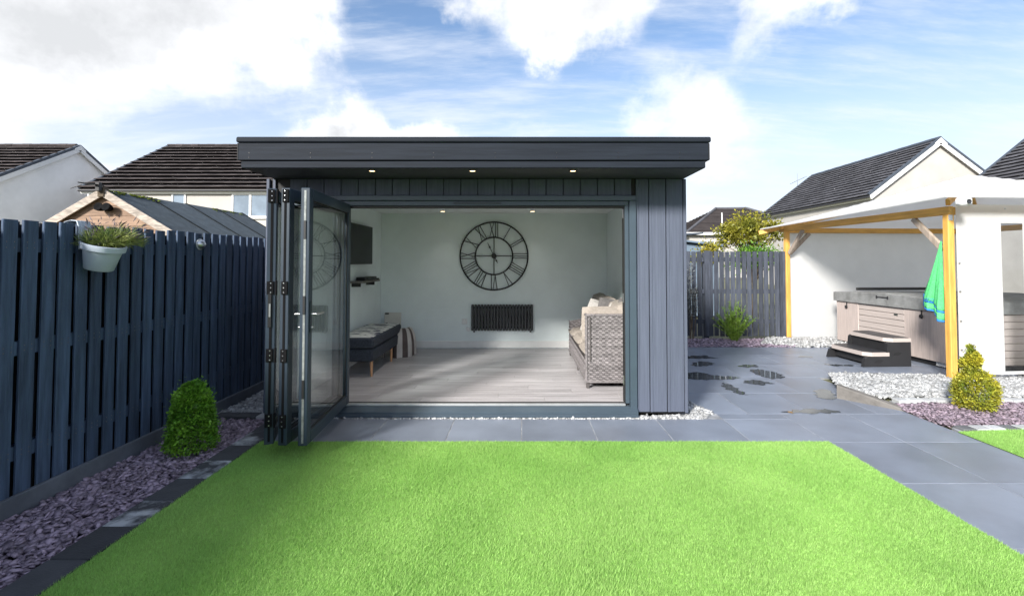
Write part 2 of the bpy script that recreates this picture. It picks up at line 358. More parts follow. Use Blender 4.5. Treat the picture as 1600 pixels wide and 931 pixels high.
# ------------------------------------------------------------------ ground, patio, lawns, beds
struct(box('ground', 'soil', None, -400, 400, -60, 700, -.5, -.07))
pat = MB().box(-2.16, 2.55, 4.045, 4.72, -.06, -.0022).box(2.55, 3.845, .3, 4.72, -.06, -.0024).box(1.4, 3.845, 4.721, 8.5, -.06, -.0026).box(3.846, 6.6, 6.235, 8.5, -.06, -.0028).build('patio', 'mortar')
struct(pat)
def slab(x0, x1, y0, y1):
    g = .0034; MB().box(x0+g, x1-g, y0+g, y1-g, -.035, random.uniform(-.0008, .0008), ch=.002).build('paving_slab', 'slab', pat)
for k in range(-4, 4):
    slab(max(-2.16, .64*k), min(.64*(k+1), 2.56), 4.045, 4.63)
for i in range(2):
    slab(2.56+.64*i, 3.2+.64*i, 4.045, 4.79)
    for r in range(5): slab(2.56+.64*i, 3.2+.64*i, 4.045-.745*(r+1), 4.045-.745*r)
slab(1.92, 2.56, 4.632, 4.79)
for r in range(5):
    y0 = 4.79+.745*r; y1 = y0+.745 if r < 4 else 8.5
    off = .0 if r % 2 else .32
    xs = [1.70]+[x for x in (1.92+off+.64*k for k in range(-1, 8)) if x > 1.9]+[6.6]
    for a, b in zip(xs[:-1], xs[1:]):
        lim = 3.84 if y1 < 6.4 else 6.6
        if a >= lim-.05: continue
        b2 = min(b, lim)
        if y0 < 6.235 < y1 and b2 > 3.84:
            if a < 3.84: slab(a, 3.84, y0, y1); slab(3.842, b2, 6.235, y1)
            else: slab(a, b2, 6.235, y1)
        else: slab(a, b2, y0, y1)
PUD = [[(2.3, 7.57), (2.69, 7.7), (2.94, 7.75), (2.97, 7.61), (3.09, 7.53), (2.86, 7.49), (2.4, 7.47)], [(2.45, 7.02), (2.6, 7.24), (2.76, 7.28), (2.86, 7.22), (2.76, 6.97), (2.51, 6.93)],
       [(3.11, 6.97), (3.25, 7.05), (3.4, 7.06), (3.42, 6.97), (3.35, 6.88), (3.14, 6.86)], [(3.13, 6.76), (3.34, 6.75), (3.38, 6.66), (3.48, 6.5), (3.41, 6.25), (3.23, 6.2), (3.15, 6.22)],
       [(2.1, 6.56), (2.48, 6.56), (2.52, 6.37), (2.81, 6.32), (2.81, 6.23), (2.73, 6.16), (2.05, 6.15)], [(2.79, 6.09), (2.9, 6.15), (3.05, 6.09), (3.14, 5.99), (2.99, 5.91), (2.85, 5.86), (2.77, 5.98)],
       [(2.42, 5.89), (2.51, 6.0), (2.55, 5.9), (2.55, 5.64), (2.54, 5.42), (2.48, 5.5), (2.42, 5.64)], [(2.57, 4.81), (2.7, 4.9), (3.01, 4.95), (3.15, 4.89), (3.19, 4.82), (3.05, 4.8)],
       [(3.32, 5.50), (3.45, 5.68), (3.62, 5.72), (3.5, 5.36), (3.35, 5.24), (3.28, 5.33)], [(4.35, 7.65), (4.49, 7.73), (4.62, 7.61), (4.45, 7.56)],
       [(4.4, 7.12), (4.52, 7.05), (4.84, 7.03), (4.82, 6.96), (4.49, 6.95)]]
def smooth_poly(P, n=3):
    P = [Vector((x, y)) for x, y in P]
    for _ in range(n):
        Q = []
        for i in range(len(P)):
            a, b = P[i], P[(i+1) % len(P)]; Q += [a*.75+b*.25, a*.25+b*.75]
        P = Q
    return P
for p in PUD:
    q = smooth_poly(p); q = [v+Vector((.022*math.sin(v.y*41+v.x*17)+.012*math.sin(v.y*97), .020*math.sin(v.x*37+v.y*9)+.010*math.sin(v.x*88))) for v in q]
    struct(MB().add([(v.x, v.y, .0035) for v in q], [tuple(range(len(q)))]).build('puddle', 'water'))

def lawn(name, poly, dens_near, label, y_split):
    me = MB().add([(x, y, .004) for x, y in poly], [tuple(range(len(poly)))])
    base = np.array(me.v); Ps = []
    P = scatter(poly, 1/math.sqrt(dens_near), .8); k = (P[:, 1] > y_split) | (rng.random(len(P)) < .35); P = P[k]
    n = len(P); a = rng.uniform(0, 2*PI, n); lean = rng.uniform(.1, .95, n); h = rng.uniform(.009, .020, n)*(1+.25*np.sin(P[:, 0]*7.3+np.sin(P[:, 1]*5))*np.sin(P[:, 1]*6.1)); w = rng.uniform(.0011, .0022, n)
    dx = np.cos(a)*lean; dy = np.sin(a)*lean
    px, py = -np.sin(a+.6), np.cos(a+.6); z = np.full(n, .004)
    b0 = np.stack([P[:, 0]-px*w, P[:, 1]-py*w, z], 1); b1 = np.stack([P[:, 0]+px*w, P[:, 1]+py*w, z], 1)
    t = np.stack([P[:, 0]+dx*h, P[:, 1]+dy*h, .004+h*np.sqrt(np.clip(1-.55*lean**2, .2, 1))], 1)
    V = np.stack([b0, b1, t], 1).reshape(-1, 3)
    o = np_mesh(name, V, np.arange(3*n).reshape(n, 3), 'grass'); struct(o, 'stuff', label, 'lawn')
    t = me.build('turf_backing', 'turf_base', o)
lawn('lawn', [(-2.165, .7), (2.555, .7), (2.555, 4.04), (-2.165, 4.04)], 50000, 'large bright green artificial lawn in front of the garden room', 1.9)
lawn('lawn', [(3.842, 2.6), (6.4, 2.6), (6.4, 4.42), (4.55, 4.36), (3.842, 4.27)], 40000, 'small corner of green lawn right of the paved path', 3.2)

# left bed: edging blocks, slate, corridor pebbles
edg = box('block_edging', 'mortar', None, -2.375, -2.168, .6, 4.80, -.06, -.02); struct(edg)
y = .65; k = 0
while y < 4.75:
    ln = .30; bloom = k in (4, 7, 9, 11)
    MB().box(-2.372, -2.172, y+.002, min(y+ln-.002, 4.79), -.05, .012+random.uniform(-.002, .003), ch=.006).build('sett', 'bloom' if bloom else 'sett', edg); y += ln; k += 1
for i in range(3): MB().box(-2.98+.21*i, -2.775+.21*i, 4.66, 4.80, -.05, .014, ch=.006).build('sett', 'sett' if i < 2 else 'sett_pale', edg)
stones('slate_chippings', [(-3.02, 1.2), (-2.385, 1.2), (-2.385, 4.65), (-3.02, 4.65)], .026, .045, .30, 'slate', -.03, 1, .35, .015)['label'] = 'purple slate chippings in the bed along the dark fence'
stones('white_pebbles', [(-3.02, 4.81), (-2.40, 4.81), (-2.51, 7.9), (-3.02, 7.9)], .032, .05, .6, 'pebble', -.03, 2, .5, .012)['label'] = 'pale pebbles between the dark fence and the garden room'
stones('white_pebbles', [(-2.3, 4.638), (1.75, 4.638), (1.86, 4.78), (1.62, 4.78), (1.62, 4.71), (-2.3, 4.71)], .018, .032, .7, 'pebble', -.012, 2, .6, .010, layers=2)['label'] = 'thin strip of white pebbles under the door sill'
stones('white_pebbles', [(1.625, 4.77), (1.90, 4.77), (1.69, 5.45), (1.69, 7.8), (1.625, 7.8)], .03, .045, .6, 'pebble', -.01, 2, .6, .014)['label'] = 'white pebbles at the corner of the garden room'
stones('slate_chippings', [(1.7, 8.5), (4.9, 8.5), (4.9, 9.33), (1.7, 9.33)], .036, .05, .32, 'slate', -.02, 1, .35, .03)['label'] = 'purple slate chippings along the grey back fence'
stones('white_pebbles', [(4.35, 8.75), (4.9, 8.45), (6.2, 8.5), (6.2, 9.33), (4.75, 9.33)], .036, .055, .6, 'pebble', .0, 2, .5, .03)['label'] = 'white pebbles around the rear gazebo post'
# right bed
def rz(P): return np.clip((P[:, 1]-4.9)*.10, 0, .07)*np.clip(1-(P[:, 0]-3.6)*.25, .3, 1)
MB().add([(3.5, 5.5, -.01), (3.86, 6.225, -.01), (8.5, 6.225, -.01), (8.5, 4.3, -.01), (3.9, 4.3, -.01), (3.86, 4.85, -.01)], [(0, 1, 2, 3, 4, 5)]).build('planting_bed', 'soil')['kind'] = 'structure'
stones('white_pebbles', [(3.56, 5.38), (3.95, 6.225), (7.4, 6.225), (7.4, 5.36), (3.86, 5.25)], .028, .042, .55, 'pebble', -.005, 2, .45, .006, zf=rz)['label'] = 'white pebbles in front of the gazebo'
stones('slate_chippings', [(3.80, 5.06), (3.855, 4.80), (3.855, 4.40), (7.2, 4.62), (7.2, 5.16)], .026, .045, .30, 'slate_sun', -.005, 1, .35, .02)['label'] = 'purple slate chippings around the spiral shrub'
pe = box('cobble_edging', 'mortar', None, 3.98, 7.2, 5.10, 5.24, -.05, .0); struct(pe)
for i in range(24): MB().box(3.99+.135*i, 4.117+.135*i, 5.11, 5.23, -.04, .035+random.uniform(0, .006), ch=.01).build('cobble', 'sett_pale', pe)
pe2 = MB().prism([(3.87, 4.28), (7.2, 4.45), (7.2, 4.60), (3.90, 4.40)], (-.05, .0), lambda u, v, w: (u, v, w)).build('cobble_edging', 'mortar'); struct(pe2)
for i in range(24):
    x = 3.91+.137*i; o = MB().box(-.063, .063, -.055, .055, -.04, .018+random.uniform(0, .004), ch=.008).build('cobble', 'sett_pale' if i % 3 else 'sett_dark', pe2)
    o.location = (x+.065, 4.348+.045*(x-3.9), 0); o.rotation_euler = (0, 0, .05)
kb = MB(); A = Vector((3.47, 5.33)); B = Vector((3.86, 4.84)); nrm = Vector((.78, .62)).normalized()
n_ = 14; vs = []
for i in range(n_+1):
    t = i/n_; p = A.lerp(B, t); h = .135*(1-t)**.9+.006
    for q, z in ((p, -.05), (p+nrm*.004, h-.01), (p+nrm*.012, h), (p+nrm*.085, h+.002), (p+nrm*.09, -.05)): vs.append((q.x, q.y, z+random.uniform(-.002, .002)))
fs = [(i*5+j, i*5+(j+1) % 5, (i+1)*5+(j+1) % 5, (i+1)*5+j) for i in range(n_) for j in range(5)]+[(0, 1, 2, 3, 4), tuple(n_*5+j for j in (4, 3, 2, 1, 0))]
top(kb.add(vs, fs).build('kerb_stone', 'kerbstone'), 'low brown-grey kerb stone edging the pebble bed by the patio', 'kerb')

# ------------------------------------------------------------------ garden room
gr = thing('garden_room', 'dark grey flat-roofed garden room with open folding doors', 'building', (0, 0, 0))
X0, X1, Y0, Y1, FL, CE = -2.50, 1.61, 4.70, 7.95, .113, 2.30
XI0, XI1, YI = -2.28, 1.39, 7.75
fw = MB().box(X0+.02, -2.43, Y0+.022, Y0+.2, .03, 2.315).box(1.119, X1-.02, Y0+.022, Y0+.2, .03, 2.315).box(-2.43, 1.119, Y0+.022, Y0+.2, 2.147, 2.315).build('front_wall', 'gasket', gr)
edges = [1.585-.168*k for k in range(0, 26)]
for a, b in zip(edges[1:], edges[:-1]):
    a = max(a, X0+.025); 
    if b-a < .03: continue
    if b <= 1.119 and a >= -2.43: z0 = 2.15
    else: z0 = .045
    if a < 1.119 < b: a = 1.119
    if a < -2.43 < b: b = -2.43
    if b-a < .01: continue
    m = MB().box(a+.003, b-.003, Y0, Y0+.02, z0, 2.314, ch=.004)
    if z0 < 1: m.box(a+.003, a+.03, Y0-.004, Y0+.01, z0, 2.314, ch=.003)
    m.build('cladding_board', 'cladding', fw)
box('corner_trim', 'cladding', gr, 1.586, X1+.006, Y0-.006, Y0+.06, .036, 2.313, ch=.004)
box('corner_trim', 'cladding', gr, X0-.006, X0+.024, Y0-.006, Y0+.06, .036, 2.313, ch=.004)
box('side_wall', 'cladding', gr, X0, XI0, Y0+.061, Y1, .03, 2.314); box('side_wall', 'cladding', gr, XI1, X1, Y0+.061, Y1, .03, 2.314)
box('rear_wall', 'cladding', gr, XI0, XI1, YI+.02, Y1, .03, 2.314)
box('interior_wall', 'interior_paint', gr, XI0+.012, XI1-.012, YI, YI+.019, FL, CE)
box('interior_wall', 'interior_paint', gr, XI0, XI0+.011, Y0+.205, YI+.019, FL, CE); box('interior_wall', 'interior_paint', gr, XI1-.011, XI1, Y0+.205, YI+.019, FL, CE)
box('ceiling', 'ceiling_paint', gr, XI0+.012, XI1-.012, Y0+.205, YI-.001, CE-.02, CE)
box('skirting_board', 'white_gloss', gr, XI0+.03, XI1-.03, YI-.016, YI-.001, FL+.011, FL+.12, ch=.004)
box('skirting_board', 'white_gloss', gr, XI0+.012, XI0+.027, Y0+.21, YI-.001, FL+.011, FL+.12, ch=.004)
box('skirting_board', 'white_gloss', gr, XI1-.027, XI1-.012, Y0+.21, YI-.001, FL+.011, FL+.12, ch=.004)
fl = box('floor', 'gasket', gr, XI0+.012, XI1-.012, Y0+.06, YI-.001, .02, FL-.008)
r = 0; y = Y0+.10
while y < YI-.01:
    y2 = min(y+.165, YI-.004); x = XI0+.014-((r*.47) % 1.25)
    while x < XI1-.02:
        a, b = max(x, XI0+.014), min(x+1.25, XI1-.014)
        if b-a > .02: MB().box(a+.0008, b-.0008, y+.0008, y2-.0008, FL-.012, FL, ch=.0015).build('floor_plank', 'floor_wood', fl)
        x += 1.25
    y = y2; r += 1
# roof: deck, fascia layers, soffit
box('roof_deck', 'fascia', gr, X0+.05, X1-.03, 4.25, Y1+.1, 2.33, 2.565)
fa = MB().box(-2.476, 1.638, 4.150, 4.19, 2.383, 2.532, ch=.004).box(-2.476, -2.438, 4.191, Y1+.15, 2.383, 2.532, ch=.004).box(1.600, 1.638, 4.191, Y1+.15, 2.383, 2.532, ch=.004).build('fascia', 'fascia', gr)
MB().box(-2.484, 1.648, 4.140, 4.26, 2.537, 2.586, ch=.010).box(-2.484, -2.40, 4.261, Y1+.16, 2.537, 2.586, ch=.01).box(1.56, 1.648, 4.261, Y1+.16, 2.537, 2.586, ch=.01).build('roof_cap', 'fascia', gr)
MB().box(-2.447, 1.604, 4.163, 4.19, 2.317, 2.376, ch=.004).box(-2.447, -2.42, 4.191, Y1+.1, 2.317, 2.376, ch=.004).box(1.577, 1.604, 4.191, Y1+.1, 2.317, 2.376, ch=.004).build('fascia_trim', 'fascia', gr)
box('soffit', 'soffit', gr, -2.44, 1.598, 4.19, Y0+.02, 2.3165, 2.329)
for x in (-2.47, 1.628): MB().box(x-.003, x+.003, 4.1465, 4.15, 2.385, 2.53).build('joint_strip', 'gasket', fa)
for x in [-2.37+.535*k for k in range(8)]:
    for z in (2.405, 2.445): MB().lathe([(.0055, 0), (.004, .003)], 8, mtx=Matrix.Translation((x, 4.150, z)) @ Matrix.Rotation(PI/2, 4, 'X')).build('rivet', 'black', fa)
for x in (-1.34, -.44, .46):
    d = MB().lathe([(.036, 0), (.036, -.006), (.027, -.007), (.027, -.001)], 20, (x, 4.28, 2.3163)).build('downlight', 'black', gr, True)
    MB().lathe([(.0, -.0035), (.026, -.0035), (.026, 0)], 16, (x, 4.28, 2.3155)).build('lens', 'lamp_warm', d)
    L = bpy.data.lights.new('downlight_lamp', 'SPOT'); L.energy = 2.2; L.color = (1, .78, .5); L.spot_size = 1.9; L.spot_blend = .8; L.shadow_soft_size = .025
    lo_ = bpy.data.objects.new('downlight_lamp', L); C.objects.link(lo_); lo_.location = (x, 4.28, 2.30); lo_.parent = d
for x, yd in ((-1.22, 7.40), (.17, 7.40), (-1.22, 5.75), (.17, 5.75)):  # rear pair are the room's downlights; front pair unseen, added to brighten it
    d = MB().lathe([(.045, 0), (.045, -.005), (.034, -.006), (.034, -.001)], 20, (x, yd, CE-.0202)).build('downlight', 'white_plastic', gr, True)  # front pair are added, unseen fittings, not the room's downlights
    MB().lathe([(.0, -.004), (.033, -.004), (.033, 0)], 16, (x, yd, CE-.0212)).build('lens', 'lamp_warm', d)
    L = bpy.data.lights.new('ceiling_and_fill_lamp', 'SPOT'); L.energy = .8 if yd > 7 else 4.6; L.color = (1, .95, .88); L.spot_size = 1.5; L.spot_blend = 1.; L.shadow_soft_size = .03
    lo_ = bpy.data.objects.new('ceiling_and_fill_lamp', L); C.objects.link(lo_); lo_.location = (x, yd, CE-.035); lo_.parent = d
# door frame
df = MB().box(-2.43, 1.119, 4.672, 4.76, 2.098, 2.147, ch=.004).box(1.052, 1.119, 4.672, 4.76, .075, 2.097, ch=.004).box(-2.43, -2.36, 4.672, 4.76, .075, 2.097, ch=.004).build('door_surround', 'alu', gr)
MB().box(-2.36, 1.052, 4.70, 4.79, 2.052, 2.097, ch=.003).box(1.012, 1.051, 4.70, 4.79, .126, 2.0515, ch=.003).box(-2.36, -2.32, 4.70, 4.79, .126, 2.0515, ch=.003).build('door_frame', 'alu', gr)
MB().box(-2.32, 1.011, 4.715, 4.785, 2.030, 2.0515).box(1.003, 1.0118, 4.715, 4.785, .13, 2.03).build('door_gasket', 'gasket', gr)
box('trickle_vent', 'alu_dark', gr, -.67, -.20, 4.690, 4.70, 2.068, 2.084, ch=.003)
sill = MB().prism([(4.640, .040), (4.640, .062), (4.700, .100), (4.80, .100), (4.80, .040)], (-2.43, 1.119), lambda u, v, w: (w, u, v)).build('door_sill', 'alu', gr)
MB().box(-2.32, 1.012, 4.703, 4.745, .101, .122, ch=.003).build('threshold', 'threshold', gr)
MB().box(-2.32, 1.012, 4.746, 4.800, .101, .116).build('track', 'gasket', gr)
MB().box(-2.43, 1.119, 4.632, 4.66, .012, .039, ch=.003).build('sill_drip', 'alu', gr)
for z in (.30, 1.10, 1.93): box('keep', 'steel', gr, .998, 1.0028, 4.73, 4.755, z, z+.09)
# folding leaves
def leaf(far, near, hinges_near, lock):
    far = Vector(far); near = Vector(near); Lg = (near-far).length; ang = math.atan2(near.y-far.y, near.x-far.x); h = 1.94; st = .078; th = .066
    m = MB()
    m.box(0, st, -th/2, th/2, 0, h, ch=.004).box(Lg-st, Lg, -th/2, th/2, 0, h, ch=.004).box(st, Lg-st, -th/2, th/2, 0, .09, ch=.004).box(st, Lg-st, -th/2, th/2, h-.085, h, ch=.004)
    o = m.build('door_leaf', 'alu_leaf_shade', gr); o.location = (far.x, far.y, .122); o.rotation_euler = (0, 0, ang)
    MB().box(st-.008, Lg-st+.008, -.012, .012, .08, h-.077).build('glass_pane', 'pane', o)
    g = MB()
    for s in (-1, 1):
        y0, y1 = sorted((s*.013, s*.020))
        g.box(st, st+.010, y0, y1, .09, h-.085).box(Lg-st-.010, Lg-st, y0, y1, .09, h-.085).box(st+.010, Lg-st-.010, y0, y1, .09, .10).box(st+.01, Lg-st-.01, y0, y1, h-.095, h-.085)
    g.build('gasket', 'gasket', o)
    MB().box(Lg+.0002, Lg+.004, -.008, .008, .02, h-.02).build('edge_channel', 'zinc' if lock else 'matt_black', o)
    if lock:
        for z in (.35, .98, 1.55): MB().box(Lg+.0042, Lg+.008, -.009, .009, z, z+.14, ch=.002).build('lock_keep', 'black', o)
    return o, Lg
l1, g1 = leaf((-2.275, 4.74), (-1.910, 3.665), True, False)
l2, g2 = leaf((-1.800, 4.74), (-1.798, 3.645), True, False)
l3, g3 = leaf((-1.722, 4.74), (-1.642, 3.635), False, True)
for z in (.13, .62, 1.13, 1.63, 1.83):   # hinge knuckles joining the first two leaves
    if z == 1.63: continue
    hb = MB().box(g1+.001, g1+.012, -.028, .02, z, z+.10, ch=.003).tube((g1+.012, .038, z-.005), (g1+.012, .038, z+.105), .009, n=10)
    ho = hb.build('hinge', 'matt_black', l1, True)
    for dz in (.015, .05, .085): MB().lathe([(.0055, 0), (.004, .003), (0, .0035)], 8, mtx=Matrix.Translation((g1+.0122, .0, z+dz)) @ Matrix.Rotation(PI/2, 4, 'Y')).build('screw', 'steel', l1, True)
    ho2 = MB().box(g2+.001, g2+.012, -.02, .028, z, z+.10, ch=.003).build('hinge', 'matt_black', l2)
    for dz in (.015, .05, .085): MB().lathe([(.0055, 0), (.004, .003), (0, .0035)], 8, mtx=Matrix.Translation((g2+.0122, .0, z+dz)) @ Matrix.Rotation(PI/2, 4, 'Y')).build('screw', 'steel', l2, True)
MB().box(g1+.004, g1+.012, -.018, .008, .88, 1.14, ch=.004).build('lock_plate', 'black', l1); MB().box(g1+.0125, g1+.016, -.012, .002, .96, 1.06, ch=.002).build('lock_face', 'steel', l1)
for s in (1, -1):     # handles on both faces of the leading leaf
    ys = s*.033
    MB().box(g3-.055, g3-.025, min(ys, ys+s*.008), max(ys, ys+s*.008), .84, 1.08, ch=.003).build('handle_plate', 'alu_dark', l3)
    MB().path([(g3-.04, ys, .98), (g3-.04, ys+s*.045, .98), (g3-.055, ys+s*.052, .98), (g3-.17, ys+s*.052, .978)], .0085, 10).build('handle', 'steel', l3, True)
    MB().lathe([(.009, 0), (.009, .012), (0, .013)], 12, mtx=Matrix.Translation((g3-.04, ys+s*.008, .88)) @ Matrix.Rotation(-s*PI/2, 4, 'X')).build('key_cylinder', 'steel', l3, True)

# ------------------------------------------------------------------ inside the room
ck = thing('wall_clock', 'large round black skeleton wall clock with Roman numerals', 'clock', (-.444, YI-.03, 1.593))
def ring(r, rad, n=72): return MB().path([(r*math.cos(2*PI*i/n), 0, r*math.sin(2*PI*i/n)) for i in range(n)], rad, 8, True)
ring(.545, .0125).build('rim', 'black', ck, True); ring(.300, .0115).build('inner_ring', 'black', ck, True)
def numeral(k, txt):
    m = MB(); a = PI/2-2*PI*k/12; e = Vector((math.cos(a), 0, math.sin(a))); rt = Vector((math.sin(a), 0, -math.cos(a))); wd = {'I': .036, 'V': .085, 'X': .085}
    r0, r1 = .308, .535
    wtot = sum(wd[c] for c in txt); x = -wtot/2
    for c in txt:
        w = wd[c]; xl, xr, xm = x+.010, x+w-.010, x+w/2
        st = {'I': [((xm, r0), (xm, r1), .006)], 'V': [((xl, r1), (xm, r0), .0065), ((xr, r1), (xm, r0), .0048)], 'X': [((xl, r1), (xr, r0), .0065), ((xr, r1), (xl, r0), .0048)]}[c]
        for p, q, rr in st: m.tube(rt*p[0]+e*p[1], rt*q[0]+e*q[1], rr, n=6)
        x += w
    m.build('numeral', 'black', ck)
for k, t in enumerate(['XII', 'I', 'II', 'III', 'IIII', 'V', 'VI', 'VII', 'VIII', 'IX', 'X', 'XI']): numeral(k, t)
for k in range(4):
    a = PI/2*k; e = Vector((math.cos(a), 0, math.sin(a))); MB().tube(e*.03, e*.295, .0075, n=6).build('spoke', 'black', ck)
MB().lathe([(0, -.012), (.038, -.012), (.042, 0), (.042, .02), (0, .022)], 24, mtx=Matrix.Rotation(PI/2, 4, 'X')).build('hub', 'black', ck, True)
def hand(name, ang, L, w):
    a = PI/2-ang; e = Vector((math.cos(a), 0, math.sin(a))); s = Vector((-e.z, 0, e.x)); pr = [(0, .4), (.45, .3), (.55, .3), (.62, 1), (.72, .5), (1, .1)]
    vs = []
    for t, f in pr:
        for sd in (-1, 1):
            for yy in (-.014, -.018): p = e*(L*t)+s*(sd*w*f); vs.append((p.x, yy, p.z))
    fs = []
    for i in range(len(pr)-1):
        o = i*4
        for q in ((0, 1, 5, 4), (2, 6, 7, 3), (0, 4, 6, 2), (1, 3, 7, 5)): fs.append(tuple(o+j for j in q))
    MB().add(vs, fs).build(name, 'black', ck)
hand('minute_hand', math.radians(-26), .24, .016); hand('hour_hand', math.radians(153), .13, .018)
rd = thing('radiator', 'dark grey panel radiator of vertical columns on the back wall', 'radiator', (-.31, YI-.02, .40))
proto = MB().box(-.0215, .0215, -.045, -.010, 0, .42, ch=.012).build('radiator_column', 'radiator', rd, True); n = 20
for i in range(n):
    o = proto if i == 0 else proto.copy()
    if i: C.objects.link(o); o.parent = rd
    o.location = (-.472+.0497*i, 0, 0)
MB().box(-.49, .49, -.022, -.004, .04, .065).box(-.49, .49, -.022, -.004, .355, .38).build('header_rail', 'black', rd)
for x in (-.45, .45): MB().tube((x, -.02, -.025), (x, -.02, 0), .012).build('valve', 'black', rd, True)
vp = MB().lathe([(.0, -.05), (.028, -.05), (.034, -.03), (.034, -.008), (.022, 0)], 16, mtx=Matrix.Translation((-.545, .018, .02)) @ Matrix.Rotation(-PI/2, 4, 'X')).tube((-.52, -.01, .02), (-.46, -.01, .02), .01).build('control_knob', 'white_plastic', rd, True)
sk = thing('power_socket', 'white double power socket on the wall left of the radiator', 'socket', (-.916, YI-.001, .543))
MB().box(-.043, .043, -.010, 0, -.045, .045, ch=.004).build('plate', 'white_plastic', sk)
for x in (-.02, .02): MB().box(x-.008, x+.008, -.014, -.0102, .012, .03, ch=.002).build('switch', 'steel', sk)
tv = thing('television', 'black flat television on the left inner wall', 'television', (XI0+.012, 6.52, 1.735))
MB().box(.04, .085, -.51, .51, -.27, .27, ch=.006).build('housing', 'black_plastic', tv); MB().box(.0855, .0875, -.495, .495, -.255, .255).build('screen', 'screen', tv)
MB().box(0, .04, -.12, .12, -.12, .12).build('wall_bracket', 'black', tv)
sh = thing('wall_shelf', 'short grey shelf under the television', 'shelf', (XI0+.012, 6.72, 1.215))
MB().box(0, .17, -.40, .40, 0, .028, ch=.003).build('board', 'kerbstone', sh)
for y_ in (-.3, .3): MB().box(0, .12, y_-.01, y_+.01, -.05, -.001).build('shelf_bracket', 'black', sh)
sb = thing('media_box', 'small black media box on the wall shelf', 'media box', (XI0+.09, 6.80, 1.244))
MB().box(-.065, .065, -.25, .25, 0, .045, ch=.005).build('case', 'black_plastic', sb); MB().box(.0655, .068, -.2, .1, .012, .03).build('display_window', 'screen', sb)
rc = top(MB().box(XI0+.09, XI0+.18, 7.06, 7.10, 1.2445, 1.262, ch=.004).build('remote_control', 'black_plastic'), 'slim black remote control at the end of the wall shelf', 'remote')
# upholstered bench
bn = thing('bench', 'navy upholstered bench with patterned top and tapered wooden legs', 'bench', (-2.02, 6.45, FL))
MB().box(-.225, .235, -.66, .66, .185, .335, ch=.02).build('base', 'navy_fabric', bn, True)
mt_ = MB().box(-.235, .245, -.67, .67, .345, .475, ch=.022).build('mattress', 'navy_fabric', bn, True)
MB().box(-.21, .222, -.65, .65, .4755, .481, ch=.002).build('patterned_top', 'print_fabric', mt_)
for x in (-.18, .195):
    for y_ in (-.58, .30): MB().tube((x, y_, .19), (x*1.05, y_-.02, 0), .021, .012, 12).build('leg', 'oak', bn, True)
bx = thing('leaning_panel', 'pale panel leaning on the wall beyond the bench', 'panel', (-2.06, 7.66, FL))
mtx = Matrix.Rotation(-.10, 4, 'X')
MB().box(-.13, .13, -.02, .02, 0.0, .58, ch=.005, mtx=mtx).build('board', 'cream', bx); MB().box(-.12, -.06, -.024, -.0202, .55, .572, mtx=mtx).build('clip', 'black', bx); MB().box(-.1, -.075, -.04, -.0202, .30, .42, mtx=Matrix.Rotation(-.10, 4, 'X')).build('strap', 'cushion_dark', bx)
tb = thing('throw_blanket', 'brown and cream striped throw heaped beyond the bench', 'blanket', (-1.83, 7.22, FL))
nb = 7
for i in range(nb):     # arched stripes side by side, following the heap
    vs = []; fs = []; K = 18
    for e in (0, 1):
        u = (i+e)/nb
        for k in range(K+1):
            t = PI*k/K; rx = .10+.17*u; hz_ = .40-.02*u+.02*math.sin(u*9)
            vs.append((-.17+.30*u*max(0, math.cos(t*.5))+.06*math.sin(3*t+u*4)*.4, .25-.5*k/K, max(.002, hz_*math.sin(t)**.6*(1-.55*max(0, u-.55)))))
    fs = [(k, k+1, K+2+k, K+1+k) for k in range(K)]
    MB().add(vs, fs).build('stripe', 'throw_b' if i % 2 == 0 else 'throw_a', tb, True)
# drape falling from the heap on the room side
vs = []; fs = []; K = 24; R_ = 10
for i in range(K+1):
    a = -1.9+2.9*i/K; st_ = .19+.012*math.sin(a*7)
    for j in range(R_+1):
        t = j/R_; rr = st_*(.55+.55*math.sin(t*PI/2)); vs.append((.03+rr*math.cos(a), rr*math.sin(a)*1.3, max(.003, .41*math.cos(t*PI/2)**.7)))
for b_ in range(8):
    f2 = [(i*(R_+1)+j, i*(R_+1)+j+1, (i+1)*(R_+1)+j+1, (i+1)*(R_+1)+j) for i in range(b_*3, b_*3+3) for j in range(R_)]
    MB().add(vs, f2).build('drape_stripe', 'throw_a' if b_ % 2 else 'throw_b', tb, True)

# rattan sofa along the right wall
sf = thing('rattan_sofa', 'grey rattan sofa with taupe cushions along the right inner wall', 'sofa', (0, 0, FL))
def weave(m, o, u, v, w, h, n, rh=.021, cell=.034):
    o, u, v, n = Vector(o), Vector(u), Vector(v), Vector(n); rows = max(1, int(h/rh)); k = max(2, int(w/cell*2))
    for j in range(rows):
        vs = []; fs = []; ph = PI*(j % 2)
        for i in range(k+1):
            d = .0055*math.sin(PI*i/2*1.0+PI/2+ph)+.006
            p = o+u*(w*i/k)+v*(h*(j+.06)/rows)+n*d; q = o+u*(w*i/k)+v*(h*(j+.94)/rows)+n*d; vs += [p, q]
        for i in range(k): fs.append((2*i, 2*i+2, 2*i+3, 2*i+1))
        m.add(vs, fs)
ax0, ax1, ay = .70, 1.365, 5.30
MB().box(ax0+.02, ax1, ay+.01, ay+.085, .07, .79).box(ax0+.02, ax1, ay+.086, 7.12, .07, .28).box(1.29, ax1, ay+.086, 7.12, .281, .78).box(ax0+.02, ax1, 7.121, 7.20, .07, .50).build('core', 'rattan_core', sf)
m = MB(); weave(m, (ax0+.01, ay+.006, .08), (1, 0, 0), (0, 0, 1), ax1-ax0-.01, .71, (0, -1, 0)); o = m.build('arm_weave', 'rattan', sf); o['kind'] = 'stuff'
